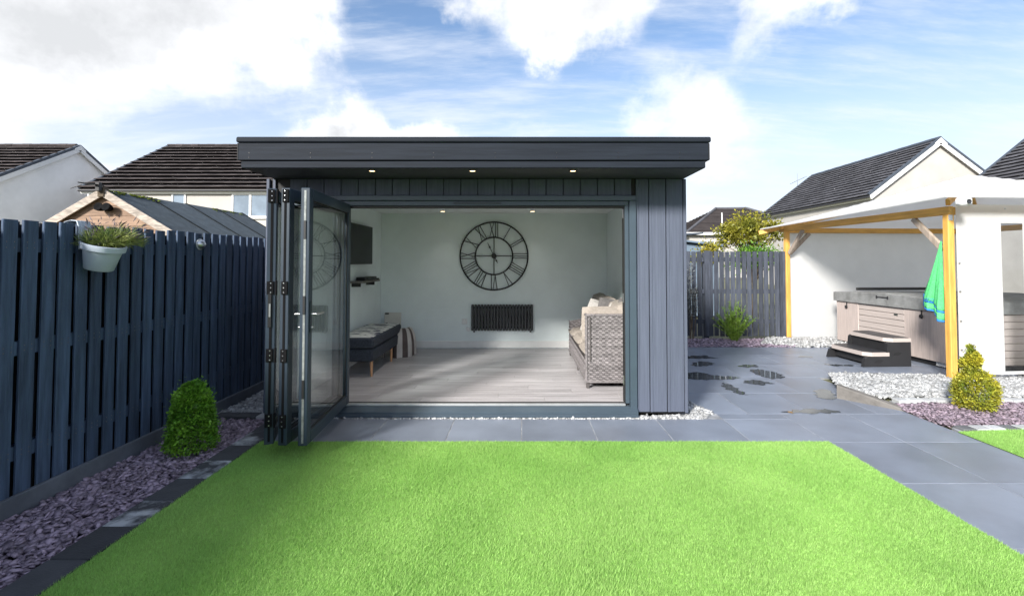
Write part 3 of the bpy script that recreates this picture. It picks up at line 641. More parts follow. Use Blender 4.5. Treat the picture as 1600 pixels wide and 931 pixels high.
m = MB(); weave(m, (ax0+.016, 7.2, .07), (0, -1, 0), (0, 0, 1), 1.83, .21, (-1, 0, 0)); weave(m, (ax0+.016, ay+.09, .28), (0, -1, 0), (0, 0, 1), .08, .51, (-1, 0, 0)); weave(m, (ax0+.016, 7.2, .28), (0, -1, 0), (0, 0, 1), .08, .24, (-1, 0, 0)); weave(m, (ax0+.02, 7.118, .28), (1, 0, 0), (0, 0, 1), .6, .24, (0, -1, 0)); o = m.build('seat_weave', 'rattan', sf); o['kind'] = 'stuff'
def braid(p, q, r=.012):
    p, q = Vector(p), Vector(q); L_ = (q-p).length; k = max(2, int(L_/.02)); return MB().path([p.lerp(q, i/k) for i in range(k+1)], [r*(1.0+.18*(i % 2)) for i in range(k+1)], 7)
for p, q in (((ax0+.01, ay+.0, .80), (ax1, ay+.0, .80)), ((ax0+.01, ay, .075), (ax1, ay, .075)), ((ax0+.012, ay, .08), (ax0+.012, ay, .79)), ((ax0+.012, ay, .80), (ax0+.012, ay+.09, .80)), ((ax0+.012, ay+.09, .28), (ax0+.012, 7.12, .28)), ((ax0+.01, 7.12, .50), (ax1, 7.12, .64)), ((ax0+.012, ay+.09, .08), (ax0+.012, 7.2, .08))):
    braid(p, q, .014).build('edge_braid', 'rattan', sf, True)
MB().tube((ax0+.475, ay-.012, .80), (ax0+.465, ay-.012, .34), .010).build('arm_strut', 'rattan', sf, True); MB().tube((ax0+.055, ay-.006, .78), (ax0+.055, ay-.006, .30), .008).build('arm_strut', 'rattan_core', sf, True)
MB().box(ax0+.56, ax0+.595, ay-.012, ay-.008, .13, .165).build('maker_tag', 'white_plastic', sf)
for x in (ax0+.03, ax1-.04):
    for y_ in (ay+.03, 6.2, 7.15): MB().box(x-.018, x+.018, y_-.018, y_+.018, 0.0, .07, ch=.004).build('foot', 'rattan_core', sf)
def cushion(name, mt, parent, x0, x1, y0, y1, z0, z1, rx=0, ry=0, n=10, pw=.32):
    c = Vector(((x0+x1)/2, (y0+y1)/2, (z0+z1)/2)); sx, sy, sz = (x1-x0)/2, (y1-y0)/2, (z1-z0)/2; vs = []; fs = []
    ax = min(range(3), key=lambda k: (sx, sy, sz)[k])
    R = Euler((rx, ry, 0)).to_matrix()
    for s in (-1, 1):
        for i in range(n+1):
            for j in range(n+1):
                u, v = 2*i/n-1, 2*j/n-1; t = s*(max(0, (1-u**4)*(1-v**4)))**pw; q = [u*(1-.04*v*v), v*(1-.04*u*u)]; q.insert(ax, t)
                vs.append(c+R @ Vector((q[0]*sx, q[1]*sy, q[2]*sz)))
    o_ = (n+1)**2
    for s in (0, 1):
        for i in range(n):
            for j in range(n):
                a = s*o_+i*(n+1)+j; f = (a, a+1, a+n+2, a+n+1); fs.append(f if s else f[::-1])
    return MB().add(vs, fs).build(name, mt, parent, True)
for i in range(3): cushion('seat_cushion', 'taupe', sf, ax0+.0, 1.27, ay+.10+.67*i, ay+.76+.67*i, .285, .425)
for i in range(3): cushion('back_cushion', 'taupe', sf, 1.02, 1.25, ay+.08+.68*i, ay+.76+.68*i, .43, .93, ry=.22)
cushion('bolster', 'taupe', sf, ax0-.02, 1.25, ay+.10, ay+.26, .46, .88, rx=-.08)
sc = [('pale cushion standing upright at the rear of the rattan sofa', 'cushion_pale', .80, 1.12, 6.1, 6.22, .58, 1.02, -.1, .35), ('charcoal cushion tucked between pale cushions on the sofa', 'cushion_dark', .92, 1.22, 5.9, 6.02, .62, 1.06, -.1, .2),
      ('small pale cushion in front of the charcoal one', 'cushion_pale', .95, 1.2, 5.72, 5.82, .62, 1.0, -.1, .6), ('brown-grey cushion nearest the door on the sofa', 'cushion_dark', 1.05, 1.34, 5.62, 5.70, .66, 1.06, -.1, .5)]
for lb, mm, a, b, c_, d_, e_, f_, rx, ry in sc: top(cushion('scatter_cushion', mm, None, a, b, c_, d_, e_+FL-.13, f_+FL-.13, rx, ry), lb, 'cushion', 'scatter cushions on the sofa')

# ------------------------------------------------------------------ left fence with the pot and dome light
fn = thing('fence', 'tall navy painted slatted timber fence along the left bed', 'fence', (-3.05, 0, 0))
bme = MB().box(-.018, 0, -.0445, .0445, .06, 1.752, ch=.003); b0 = bme.build('fence_board', 'navy_paint', fn); b0.location = (0, -2.18, 0)
k = 0; yy = -2.18
while yy < 9.2:
    if k:
        o = b0.copy(); C.objects.link(o); o.parent = fn; o.location = (random.uniform(-.002, .002), yy+random.uniform(-.005, .005), random.uniform(-.006, .006)+.008*(max(yy, 1)-2)); o.rotation_euler = (random.uniform(-.004, .004), 0, 0)
        o.scale = (1, random.uniform(.94, 1.05), 1)
    yy += .12; k += 1
r0 = None; yy = -2.12; _d = MB().box(-.085, -.068, -.0605, .0605, .04, 1.74, ch=.003).build('rear_board', 'gap_shade', fn); rear_dark = _d.data; bpy.data.objects.remove(_d)
while yy < 9.2:
    if r0 is None: r0 = MB().box(-.085, -.068, -.050, .050, .04, 1.74, ch=.003).build('rear_board', 'raw_wood', fn); o = r0
    else: o = r0.copy(); C.objects.link(o); o.parent = fn
    o.location = (random.choice((-.0012, 0, .0012)), yy+random.uniform(-.004, .004), random.uniform(-.01, .01)); yy += .12
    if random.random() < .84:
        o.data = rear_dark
for z in (.30, .93, 1.56): box('rail', 'navy_paint', fn, -.067, -.019, -2.25, 9.25, z, z+.085)
for y_ in (-1.8, .05, 1.9, 3.75, 5.6, 7.45, 9.25): box('post', 'raw_wood', fn, -.19, -.087, y_-.05, y_+.05, 0, 1.72)
box('gravel_board', 'gravel_board', fn, .0035, .032, -2.25, 9.25, -.06, .105, ch=.004)
nl = MB()
for z in (.33, .36, .96, .99, 1.585, 1.62):
    yy = -2.18
    while yy < 9.2:
        for dy in (-.022, .022):
            if yy > 1.2: nl.add([(.0028, yy+dy+.0035*math.cos(q*PI/3), z+.0035*math.sin(q*PI/3)) for q in range(6)], [(0, 1, 2, 3, 4, 5)])
        yy += .12
nl.build('nail_heads', 'kerbstone', fn)['kind'] = 'stuff'
hp = thing('hanging_planter', 'pale blue-grey bucket planter hooked over the navy fence', 'planter', (-3.05, 3.33, 1.535)); 
tilt = Matrix.Translation((.135, 0, 0)) @ Matrix.Rotation(.06, 4, 'X') @ Matrix.Rotation(.24, 4, 'Y')
MB().lathe([(.0, -.09), (.078, -.09), (.083, -.085), (.108, .045), (.125, .05), (.128, .088), (.119, .090), (.115, .06), (.0, .055)], 28, mtx=tilt).build('bucket', 'planter', hp, True)
MB().lathe([(.0, .062), (.112, .062)], 24, mtx=tilt).build('compost', 'compost', hp)
hk = MB(); pts = [(.022, .05), (.016, .12), (.014, .20), (.0, .243), (-.04, .248), (-.085, .236), (-.094, .17)]
for a, b in zip(pts[:-1], pts[1:]): hk.add([(a[0], -.05, a[1]), (a[0], .05, a[1]), (b[0], .05, b[1]), (b[0], -.05, b[1]), (a[0]+.006, -.05, a[1]+.004), (a[0]+.006, .05, a[1]+.004), (b[0]+.006, .05, b[1]+.004), (b[0]+.006, -.05, b[1]+.004)], [(0, 1, 2, 3), (4, 7, 6, 5), (0, 3, 7, 4), (1, 5, 6, 2)])
for yy in (-.03, 0, .03): hk.path([(p[0]+.008, yy, p[1]) for p in pts], .004, 6)
hk.build('hook', 'planter', hp, True)
pl = thing('lavender_plant', 'bushy lavender plant in the hanging planter', 'plant', (-2.91, 3.36, 1.605))
n = 2600; ph = rng.uniform(0, 2*PI, n); el = np.arccos(rng.uniform(.15, 1, n)); dd = np.stack([np.sin(el)*np.cos(ph), np.sin(el)*np.sin(ph)*1.25, np.cos(el)*.75], 1); rr = rng.uniform(.02, .17, n)[:, None]
dd[:, 1] += .35; leaves('foliage', dd*rr, dd, .055, .0045, 'leaf_herb', pl, .5)
n = 130; ph = rng.uniform(0, 2*PI, n); dd = np.stack([np.cos(ph)*.7, np.sin(ph)*.9+.45, rng.uniform(.2, 1, n)], 1); _df = leaves('dry_flowers', dd*rng.uniform(.12, .21, n)[:, None], dd, .05, .010, 'leaf_purple', pl, .4); _df['kind'] = 'stuff'
m = MB()
for i in range(16):
    a = random.uniform(0, 2*PI); e = Vector((math.cos(a)*.10, math.sin(a)*.16+.06, random.uniform(.06, .15))); m.path([(0, 0, -.01), e*.5+Vector((0, 0, .02)), e*1.25], .0013, 4)
m.build('stems', 'leaf_herb', pl)
dl = thing('dome_light', 'small round silver dome light on the navy fence', 'light', (-3.048, 4.54, 1.665))
MB().lathe([(.0, .05), (.02, .047), (.038, .033), (.047, .012), (.048, 0), (.04, -.001)], 22, mtx=Matrix.Rotation(PI/2, 4, 'Y')).build('dome', 'steel', dl, True)
MB().lathe([(.0485, 0), (.052, .002), (.052, .008), (.0485, .010)], 22, mtx=Matrix.Rotation(PI/2, 4, 'Y')).build('collar', 'white_plastic', dl, True)
MB().box(.045, .053, -.010, .02, -.004, .004, ch=.002).build('switch', 'white_plastic', dl)

# ------------------------------------------------------------------ shrubs
def dome_points(n, prof, jitter=.03, depth=.25):
    """points on a surface of revolution r(t), t=0 ground .. 1 top; prof(t)->(r, z)"""
    t = rng.random(n)**.85; a = rng.uniform(0, 2*PI, n); rz_ = np.array([prof(x) for x in t]); k = 1-depth*rng.random(n)**2
    lump = 1+.06*np.sin(a*5+rz_[:, 1]*18)+.06*np.sin(a*9-rz_[:, 1]*31)+.04*np.sin(a*17+rz_[:, 1]*47)+.05*rng.random(n)**6
    P = np.stack([rz_[:, 0]*k*lump*np.cos(a), rz_[:, 0]*k*lump*np.sin(a), rz_[:, 1]*(1-.12*(1-k))], 1)
    Nn = np.stack([np.cos(a), np.sin(a), .25+.9*t**3], 1); Nn /= np.linalg.norm(Nn, axis=1, keepdims=True)
    return P+rng.normal(0, jitter*.3, P.shape), Nn
tp = thing('box_topiary', 'clipped green dome of box in the slate bed by the fence', 'shrub', (-2.63, 3.87, .0))
def prof(t):
    z = .52*t; r = .160*(1-.45*max(0, (t-.12)/.88)**1.25)*(min(1, .86+t*1.4)); 
    if t > .74: r *= math.sqrt(max(0, 1-((t-.74)/.265)**2))
    return r, z+.01
P, Nn = dome_points(9000, prof, .03); leaves('foliage', P, Nn, .026, .017, 'leaf_box', tp, .75)
P, Nn = dome_points(420, prof, .06, .0); leaves('stray_shoots', P+Nn*rng.uniform(.004, .028, (420, 1)), Nn, .024, .012, 'leaf_box', tp, .8)['kind'] = 'stuff'
# domed cap of leaves
n = 120; a = rng.uniform(0, 2*PI, n); r_ = .030*np.sqrt(rng.random(n)); P = np.stack([r_*np.cos(a), r_*np.sin(a), .515+.006*(1-(r_/.03)**2)], 1); leaves('crown', P, np.tile([0, 0, 1.], (n, 1)), .026, .017, 'leaf_box', tp, .8)
MB().tube((0, 0, -.03), (.01, 0, .40), .016, .008).build('stem', 'bark', tp, True)
st = thing('spiral_topiary', 'golden-green spiral clipped shrub in the right slate bed', 'shrub', (4.58, 4.86, .0))
def prof2(t):
    return .168*math.sqrt(max(0, 1-(2*t-.92)**2*.84)), .39*t+.015
P, Nn = dome_points(7000, prof2, .04, .3); P[:, 0] -= .02; leaves('foliage', P, Nn, .026, .013, 'leaf_gold', st, .9)
Ps = []; n = 3600; t = rng.random(n); ang = 2.2+t*5.2; cz = .455+.115*t; cr = .036*(1-t); tr = .072*(1-.45*t)
b = rng.normal(0, 1, (n, 3)); b /= np.linalg.norm(b, axis=1, keepdims=True); cen = np.stack([cr*np.cos(ang)-.045, cr*np.sin(ang), cz], 1)
leaves('spiral_coil', cen+b*(tr*rng.uniform(.6, 1.05, n))[:, None], b, .028, .014, 'leaf_gold', st, .7)
n = 260; t = rng.random(n); P = np.stack([rng.normal(0, .018, n)*(1.3-t)-.06, rng.normal(0, .018, n)*(1.3-t), .575+.075*t], 1); leaves('tip', P, np.tile([0, 0, 1.], (n, 1)), .035, .013, 'leaf_gold', st, .6)
MB().tube((0, 0, -.03), (-.02, 0, .62), .014, .006).build('stem', 'bark', st, True)
bs = thing('broom_bush', 'upright feathery green bush against the grey back fence', 'bush', (4.02, 9.10, 0))
m = MB(); Pl = []; Nl = []
for i in range(70):
    a = random.uniform(0, 2*PI); sp = random.uniform(.05, .42); h = random.uniform(.40, .78)*(1-.35*(sp/.42)**2); e = Vector((math.cos(a)*sp, math.sin(a)*sp*.45, h)); b = Vector((math.cos(a)*.04, math.sin(a)*.03, 0)); mid = (b+e)*.5+Vector((0, 0, .07))
    m.path([b, mid, e], [.004, .003, .0015], 4)
    for k in range(44):
        t = random.uniform(.12, 1); q = b.lerp(mid, t*2) if t < .5 else mid.lerp(e, t*2-1); Pl.append(q); Nl.append((e-b).normalized())
m.build('stems', 'leaf_bush', bs); leaves('foliage', np.array(Pl), np.array(Nl), .055, .011, 'leaf_bush', bs, .55)
gp = thing('grey_shrub', 'thin silvery shrub on the back fence beside the garden room', 'shrub', (3.26, 9.22, 0))
m = MB(); Pl = []; Nl = []
for i in range(9):
    e = Vector((random.uniform(-.14, .14), random.uniform(-.05, .05), random.uniform(.9, 1.55))); b = Vector((random.uniform(-.05, .05), 0, 0)); m.path([b, b.lerp(e, .5)+Vector((.02, 0, 0)), e], [.006, .004, .002], 5)
    for k in range(70): t = random.uniform(.45, 1.02); Pl.append(b.lerp(e, t)+Vector((random.gauss(0, .02), random.gauss(0, .02), 0))); Nl.append(Vector((random.gauss(0, 1), random.gauss(0, 1), .4)))
m.build('stems', 'bark', gp); leaves('foliage', np.array(Pl), np.array([v.normalized() for v in Nl]), .06, .013, 'leaf_grey', gp, .4)

# ------------------------------------------------------------------ back fence (grey)
bf = thing('fence', 'grey painted slatted timber fence behind the patio', 'fence', (0, 9.36, 0))
g0 = None; x = 1.3
while x < 5.08:
    wide = abs(x-3.60) < .06
    if wide:
        box('post_cover', 'grey_paint', bf, 3.555, 3.665, -.03, -.001, .06, 1.715, ch=.003)
    else:
        if g0 is None: g0 = MB().box(-.042, .042, -.018, 0, .06, 1.70, ch=.003).build('fence_board', 'grey_paint', bf); o = g0
        else: o = g0.copy(); C.objects.link(o); o.parent = bf
        o.location = (x+random.uniform(-.004, .004), 0, random.uniform(-.008, .008)); o.rotation_euler = (0, random.uniform(-.004, .004), 0)
    x += .108
for i in range(2): box('post_cover', 'grey_paint', bf, 5.02+.06*i, 5.072+.06*i, -.02, .0, .05, 1.70, ch=.003)
for z in (.30, .88, 1.50): box('rail', 'grey_paint', bf, 1.3, 5.1, .001, .045, z, z+.085)
for x in (1.8, 3.61, 5.1): box('post', 'grey_paint', bf, x-.05, x+.05, .046, .14, 0, 1.68)

# ------------------------------------------------------------------ gazebo and hot tub (one rotated frame)
GA = math.radians(3.45); G0 = (5.37, 6.03, 0); cg, sg = math.cos(GA), math.sin(GA)
def gl(a, b, z=0): return (G0[0]+a*cg-b*sg, G0[1]+a*sg+b*cg, z)
gz = thing('gazebo', 'white canvas gazebo on a pine frame over the hot tub', 'gazebo', G0, GA)
p0 = None
for a, b in ((0, 0), (0, 3.33), (4.1, 0), (4.1, 3.33)):
    o = MB().box(-.042, .042, -.042, .042, .04, 2.09, ch=.008).build('post', 'pine', gz); o.location = (a, b, 0)
    MB().box(-.06, .06, -.06, .06, -.01, .04, ch=.004).build('post_base', 'kerbstone', o)
MB().box(-.030, .030, -.045, 3.55, 2.09, 2.195, ch=.006).build('beam', 'pine_y', gz)
MB().box(4.07, 4.13, -.045, 3.55, 2.09, 2.195, ch=.006).build('beam', 'pine_y', gz)
MB().box(.031, 4.069, 3.30, 3.36, 2.06, 2.155, ch=.006).build('beam', 'pine_x', gz); MB().box(.031, 4.069, -.01, .03, 2.09, 2.19, ch=.006).build('beam', 'pine_x', gz)
def oriented(m, p, q, w, h, ch=.004):
    p, q = Vector(p), Vector(q); d = (q-p); L_ = d.length; x = d.normalized(); z = Vector((0, 0, 1)); y = z.cross(x)
    if y.length < 1e-4: y = Vector((0, 1, 0))
    y.normalize(); z = x.cross(y); mt = Matrix((( x.x, y.x, z.x, p.x), (x.y, y.y, z.y, p.y), (x.z, y.z, z.z, p.z), (0, 0, 0, 1)))
    return m.box(0, L_, -w/2, w/2, -h/2, h/2, ch=ch, mtx=mt)
for p, q in (((0, .08, 1.66), (0, .50, 2.085)), ((0, 3.25, 1.66), (0, 2.83, 2.085)), ((.06, 3.33, 1.66), (.46, 3.33, 2.055))): oriented(MB(), p, q, .045, .07).build('brace', 'pine_grey', gz)
ZE = lambda b: 2.285-.030*(b+.33)
AP = (2.05, 1.66, 2.93)
for a, b in ((.02, .02), (-.36, 3.67), (4.08, .02), (4.44, 3.67)):
    oriented(MB(), (a, b, ZE(b)-.085+(.06 if b < 1 else 0)), (AP[0], AP[1], AP[2]-.16), .045, .08).build('rafter', 'pine', gz)
n = 40; vs = []; fs = []
a0, a1, b0_, b1_ = -.33, 4.43, -.33, 3.66
for i in range(n+1):
    for j in range(n+1):
        a = a0+(a1-a0)*i/n; b = b0_+(b1_-b0_)*j/n; t = max(abs(a-AP[0])/(AP[0]-a0), abs(b-AP[1])/(AP[1]-b0_)); t = min(1, t)
        tt = min(abs(a-AP[0])/(AP[0]-a0), abs(b-AP[1])/(AP[1]-b0_))/max(t, 1e-4)
        z = ZE(b)+(AP[2]-ZE(b))*((1-t)**1.12)-.035*(1-tt**2)*math.sin(PI*t)
        vs.append((a, b, z))
for i in range(n):
    for j in range(n): fs.append((i*(n+1)+j, (i+1)*(n+1)+j, (i+1)*(n+1)+j+1, i*(n+1)+j+1))
cn = MB().add(vs, fs).build('canopy', 'canvas', gz, True); sm = cn.modifiers.new('thickness', 'SOLIDIFY'); sm.thickness = .006; sm.offset = -1
hem = MB()
for (p, q) in (((a0, b0_), (a1, b0_)), ((a0, b0_), (a0, b1_)), ((a1, b0_), (a1, b1_)), ((a0, b1_), (a1, b1_))):
    hem.path([(p[0], p[1], ZE(p[1])-.010), (q[0], q[1], ZE(q[1])-.010)], .013, 8)
hem.build('hem', 'canvas', gz, True)
def fabric(name, a0, a1, z0, z1, b, amp, holes=None, n=40, seed=0.):
    """hanging sheet with gentle waves; b = position in depth"""
    vs = []; fs = []; nz = 24; xs = np.linspace(a0, a1, n+1); zs = np.linspace(z0, z1, nz+1)
    if holes: xs = np.sort(np.concatenate([xs, [holes[0], holes[1]]])); zs = np.sort(np.concatenate([zs, [holes[2], holes[3]]]))
    W_ = len(zs)
    f = lambda x, z: b+amp*(math.sin(x*6+seed)*.6+math.sin(x*13+z*2+seed*2)*.4)*(1-.5*(z-z0)/(z1-z0))
    for x in xs:
        for z in zs: vs.append((x, f(x, z), z))
    for i in range(len(xs)-1):
        for j in range(W_-1):
            mx_, mz_ = (xs[i]+xs[i+1])/2, (zs[j]+zs[j+1])/2
            if holes and holes[0] < mx_ < holes[1] and holes[2] < mz_ < holes[3]: continue
            fs.append((i*W_+j, (i+1)*W_+j, (i+1)*W_+j+1, i*W_+j+1))
    return MB().add(vs, fs), f
m, _ = fabric('', .044, 4.05, .04, 2.06, 3.335, .006); o = m.build('back_curtain', 'canvas', gz, True)
m, f_ = fabric('', .050, 4.05, .10, 2.215, -.052, .005, (.645, .935, .14, 1.985), seed=1.); fc = m.build('front_curtain', 'canvas', gz, True)
pm = MB(); zs = np.linspace(.135, 1.99, 16); vs = []
for x in np.linspace(.64, .94, 9):
    for z in zs: vs.append((x, f_(x, z)+.003, z))
pm.add(vs, [(i*16+j, (i+1)*16+j, (i+1)*16+j+1, i*16+j+1) for i in range(8) for j in range(15)]).build('window_pane', 'clear_film', fc, True)
for z in (1.484, 1.133, .767, .411, .13): MB().lathe([(.012, 0), (.010, .006), (0, .008)], 10, mtx=Matrix.Translation((.075, -.060, z)) @ Matrix.Rotation(PI/2, 4, 'X')).build('stud', 'steel', gz, True)
for x in (.70, 1.4): MB().lathe([(.012, 0), (.010, .006), (0, .008)], 10, mtx=Matrix.Translation((x, -.058, 2.165)) @ Matrix.Rotation(PI/2, 4, 'X')).build('stud', 'steel', gz, True)
MB().box(-.040, .012, -.0475, -.0430, 2.015, 2.085).build('corner_plate', 'threshold', gz)
for x in (-.03, 0.002): MB().lathe([(.007, 0), (.006, .006)], 8, mtx=Matrix.Translation((x, -.048, 2.025)) @ Matrix.Rotation(PI/2, 4, 'X')).build('bolt', 'steel', gz, True)
ll = thing('corner_light', 'small white box light at the front corner of the gazebo', 'light', gl(-.15, -.36, 2.215), GA)
MB().box(-.075, .075, -.04, .06, -.05, .05, ch=.022).build('housing', 'white_plastic', ll, True)
MB().lathe([(.028, 0), (.028, .010), (.020, .010), (.012, .004), (0, .004)], 18, mtx=Matrix.Translation((.01, -.0405, -.006)) @ Matrix.Rotation(PI/2, 4, 'X')).build('lens', 'radiator', ll, True)
# hot tub
ht = thing('hot_tub', 'square hot tub with beige wood-look cabinet and grey cover', 'hot tub', gl(.60, .42), GA)
TW, TD = 2.2, 2.38
MB().box(.05, TW-.05, .05, TD-.05, .0, .09).build('plinth', 'black_plastic', ht)
MB().box(.02, TW-.02, .02, TD-.02, .091, .785).build('cabinet', 'spa_panel', ht)
for y0, y1 in ((0, .93), (1.86, TD)): MB().box(-.004, .0195, y0, y1, .075, .788, ch=.006).build('corner_panel', 'spa_panel', ht)
for x0, x1 in ((.0, .55), (TW-.55, TW)): MB().box(x0+.021, x1, -.004, .0195, .075, .788, ch=.006).build('corner_panel', 'spa_panel', ht)
for i in range(7):
    z = .10+.098*i
    MB().box(.003, .0195, .934, 1.856, z, z+.091, ch=.005).build('slat', 'spa_slat', ht); MB().box(.554, TW-.554, .003, .0195, z, z+.091, ch=.005).build('slat', 'spa_slat', ht)
MB().box(-.001, .0028, 1.05, 1.12, .655, .685).build('control_badge', 'steel', ht); MB().box(.046, .0495, .30, .46, .012, .07).build('drain_cover', 'white_plastic', ht)
for y_ in (.62, 2.12):
    lt = MB().box(-.012, -.0045, y_-.012, y_+.012, .66, .80, ch=.003).build('latch_strap', 'black', ht); MB().lathe([(.028, 0), (.028, .014), (.016, .016)], 14, mtx=Matrix.Translation((-.0125, y_, .70)) @ Matrix.Rotation(-PI/2, 4, 'Y')).build('buckle', 'black_plastic', lt, True)
cv = MB(); vs = []; nn_ = 16
e = .035
for side in range(2):
    y0, y1 = (-e, TD/2-.003) if side == 0 else (TD/2+.003, TD+e)
    h0, h1 = (.955, .995) if side == 0 else (.995, .955)
    cv.add([(-e, y0, .79), (TW+e, y0, .79), (TW+e, y1, .79), (-e, y1, .79), (-e, y0, h0-.012), (TW+e, y0, h0-.012), (TW+e, y1, h1-.012), (-e, y1, h1-.012), (-e+.02, y0+.02*(side == 0), h0), (TW+e-.02, y0+.02*(side == 0), h0), (TW+e-.02, y1-.02*(side == 1), h1), (-e+.02, y1-.02*(side == 1), h1)],
           [(0, 3, 2, 1), (0, 1, 5, 4), (1, 2, 6, 5), (2, 3, 7, 6), (3, 0, 4, 7), (4, 5, 9, 8), (5, 6, 10, 9), (6, 7, 11, 10), (7, 4, 8, 11), (8, 9, 10, 11)])
cvo = cv.build('cover', 'spa_cover', ht)
MB().box(-e-.010, -e-.002, 1.18, 1.42, .915, .935, ch=.003).box(-e-.010, -e-.001, 1.18, 1.20, .90, .95).box(-e-.010, -e-.001, 1.40, 1.42, .90, .95).build('cover_handle', 'radiator', cvo)
MB().box(.45, TW, TD+.05, TD+.10, .97, 1.02, ch=.006).build('cover_lifter', 'black', ht)
# steps
sp = thing('spa_steps', 'two-tread black step unit with beige tread edges beside the hot tub', 'steps', (5.27, 7.30, 0), GA)
def tread(x0, x1, z, cut):
    pr = [(x0+cut, -.39), (x1, -.39), (x1, .39), (x0+cut, .39), (x0, .31), (x0, -.31)]
    t = MB().prism(pr, (z-.055, z-.003), lambda u, v, w: (u, v, w)).build('tread', 'spa_slat', sp)
    ins = [(x0+cut+.012, -.365), (x1-.015, -.365), (x1-.015, .365), (x0+cut+.012, .365), (x0+.03, .30), (x0+.03, -.30)]
    MB().prism(ins, (z-.0025, z+.004), lambda u, v, w: (u, v, w)).build('grip_mat', 'radiator', t)
tread(-.38, -.03, .205, .09); tread(-.06, .30, .405, .09)
for s in (-1, 1):
    y0, y1 = (-.385, -.335) if s < 0 else (.335, .385)
    poly = [(-.42, 0), (.30, 0), (.30, .349), (-.03, .349), (-.05, .325), (-.07, .149), (-.34, .149), (-.385, .12)]
    sd = MB().prism(poly, (y0, y1), lambda u, v, w: (u, w, v)).build('side_frame', 'black_plastic', sp)
    yy = y0-.002 if s < 0 else y1+.0005
    for cx_, cz_ in ((-.18, .075), (.10, .18)): MB().prism([(cx_-.07, cz_-.02), (cx_+.02, cz_-.02), (cx_+.06, cz_+.015), (cx_-.0, cz_+.03), (cx_-.05, cz_+.012)], (yy, yy+.0015), lambda u, v, w: (u, w, v)).build('slot', 'gasket', sd)
MB().box(-.30, -.27, -.334, .334, .03, .148).box(.26, .29, -.334, .334, .05, .348).box(-.02, .01, -.334, .334, .15, .348).build('cross_panel', 'black_plastic', sp)
# towel hanging from the front post brace
tw = thing('towel', 'green towel with blue border hanging beside the gazebo post', 'towel', gl(-.005, .06), GA)
nu, nv = 22, 36; vs = []; 
def tpt(u, v):
    w = .015+.27*min(1, v*1.2)**1.15; zb = .93-.20*(1-u)*1.0-.02*math.sin(u*9)
    y_ = .0+w*u*1.0; z = 1.76+(zb-1.76)*v; x_ = -.035+.022*math.sin(u*13+v*2)*v+.012*math.sin(u*27)*v-.02*u*v
    return (x_, y_, z)
for i in range(nu+1):
    for j in range(nv+1): vs.append(tpt(i/nu, j/nv))
fa_, fb_ = [], []
for i in range(nu):
    for j in range(nv):
        q = (i*(nv+1)+j, (i+1)*(nv+1)+j, (i+1)*(nv+1)+j+1, i*(nv+1)+j+1); v = j/nv
        (fb_ if v > .955 or .86 < v < .885 or (i >= nu-2 and v > .80) else fa_).append(q)
for nm, ff, mm in (('cloth', fa_, 'towel_green'), ('border', fb_, 'towel_blue')):
    o = MB().add(vs, ff).build(nm, mm, tw, True); s_ = o.modifiers.new('thickness', 'SOLIDIFY'); s_.thickness = .006
cu = bpy.data.curves.new('lettering', 'FONT'); cu.body = 'SCO'; cu.size = .065; cu.extrude = .001; cu.align_x = 'CENTER'
tmp = bpy.data.objects.new('t', cu); me = bpy.data.meshes.new_from_object(tmp); bpy.data.objects.remove(tmp); me.materials.append(M['towel_blue'])
lo2 = link('lettering', me, tw); lo2.location = (-.078, .14, .985); lo2.rotation_euler = (PI/2, 0, -PI/2)

# ------------------------------------------------------------------ neighbours: shed, houses, trees
sd = thing('garden_shed', 'timber garden shed with green-grey felt roof behind the navy fence', 'shed', (-5.65, 6.5, 0))
def gable_w(z): return max(0, (2.46-z)/.60)
z = .1
while z < 2.44:
    z2 = min(z+.135, 2.45); w0 = min(.98, gable_w(z)); w1 = min(.98, gable_w(z2-.004)); 
    MB().prism([(-w0, z), (w0, z), (w1, z2-.004), (-w1, z2-.004)], (0, .02), lambda u, v, w: (u, w-.012*(0 if abs(u) > 9 else 0), v)).build('shiplap_board', 'shiplap', sd); z = z2
MB().box(-.97, .97, .021, 3.1, .05, 1.80).prism([(-.96, 1.80), (.96, 1.80), (0, 2.40)], (.03, 3.1), lambda u, v, w: (u, w, v)).build('shed_body', 'shiplap', sd)
for s in (-1, 1):
    d = Vector((s*1.12, 0, -.672))
    oriented(MB(), (s*.02, -.06, 2.425), (s*1.12, -.06, 2.425-.66), .022, .10, .003).build('barge_board', 'barge', sd)
    oriented(MB(), (s*.0, 1.56, 2.447), (s*1.14, 1.56, 2.447-.684), 3.2, .024, .0).build('roof_board', 'barge', sd)
    for i in range(4):
        y0 = -.05+.80*i; y1 = y0+.83
        q = oriented(MB(), (0, (y0+y1)/2, 2.466+.004*i), (s*1.16, (y0+y1)/2, 2.466+.004*i-.696), y1-y0, .006, .0).build('felt_sheet', 'felt', sd)
        oriented(MB(), (s*.01, y1-.02, 2.474+.004*i), (s*1.16, y1-.02, 2.474+.004*i-.69), .035, .008, .0).build('felt_seam', 'seam', sd)
MB().box(-.045, .045, -.085, -.005, 2.37, 2.50, ch=.006).build('finial_block', 'bark', sd)
n = 130; t = rng.random(n); yy = np.where(rng.random(n) < .6, rng.uniform(.0, .9, n), rng.uniform(2.2, 3.1, n)); xx = np.abs(rng.normal(0, .05, n)); 
V0, F0 = ico(1); V = V0[None]*rng.uniform(.010, .026, (n, 1, 1))*np.array([1, 1.4, .35])+np.stack([xx, yy, 2.478-.6*xx], 1)[:, None]
mo = np_mesh('moss', V.reshape(-1, 3), (F0[None]+(np.arange(n)*len(V0))[:, None, None]).reshape(-1, 3), 'moss', sd); mo['kind'] = 'stuff'
sol = thing('solar_light', 'black solar lamp fixed on the shed gable peak', 'lamp', (-5.65, 6.38, 2.50))
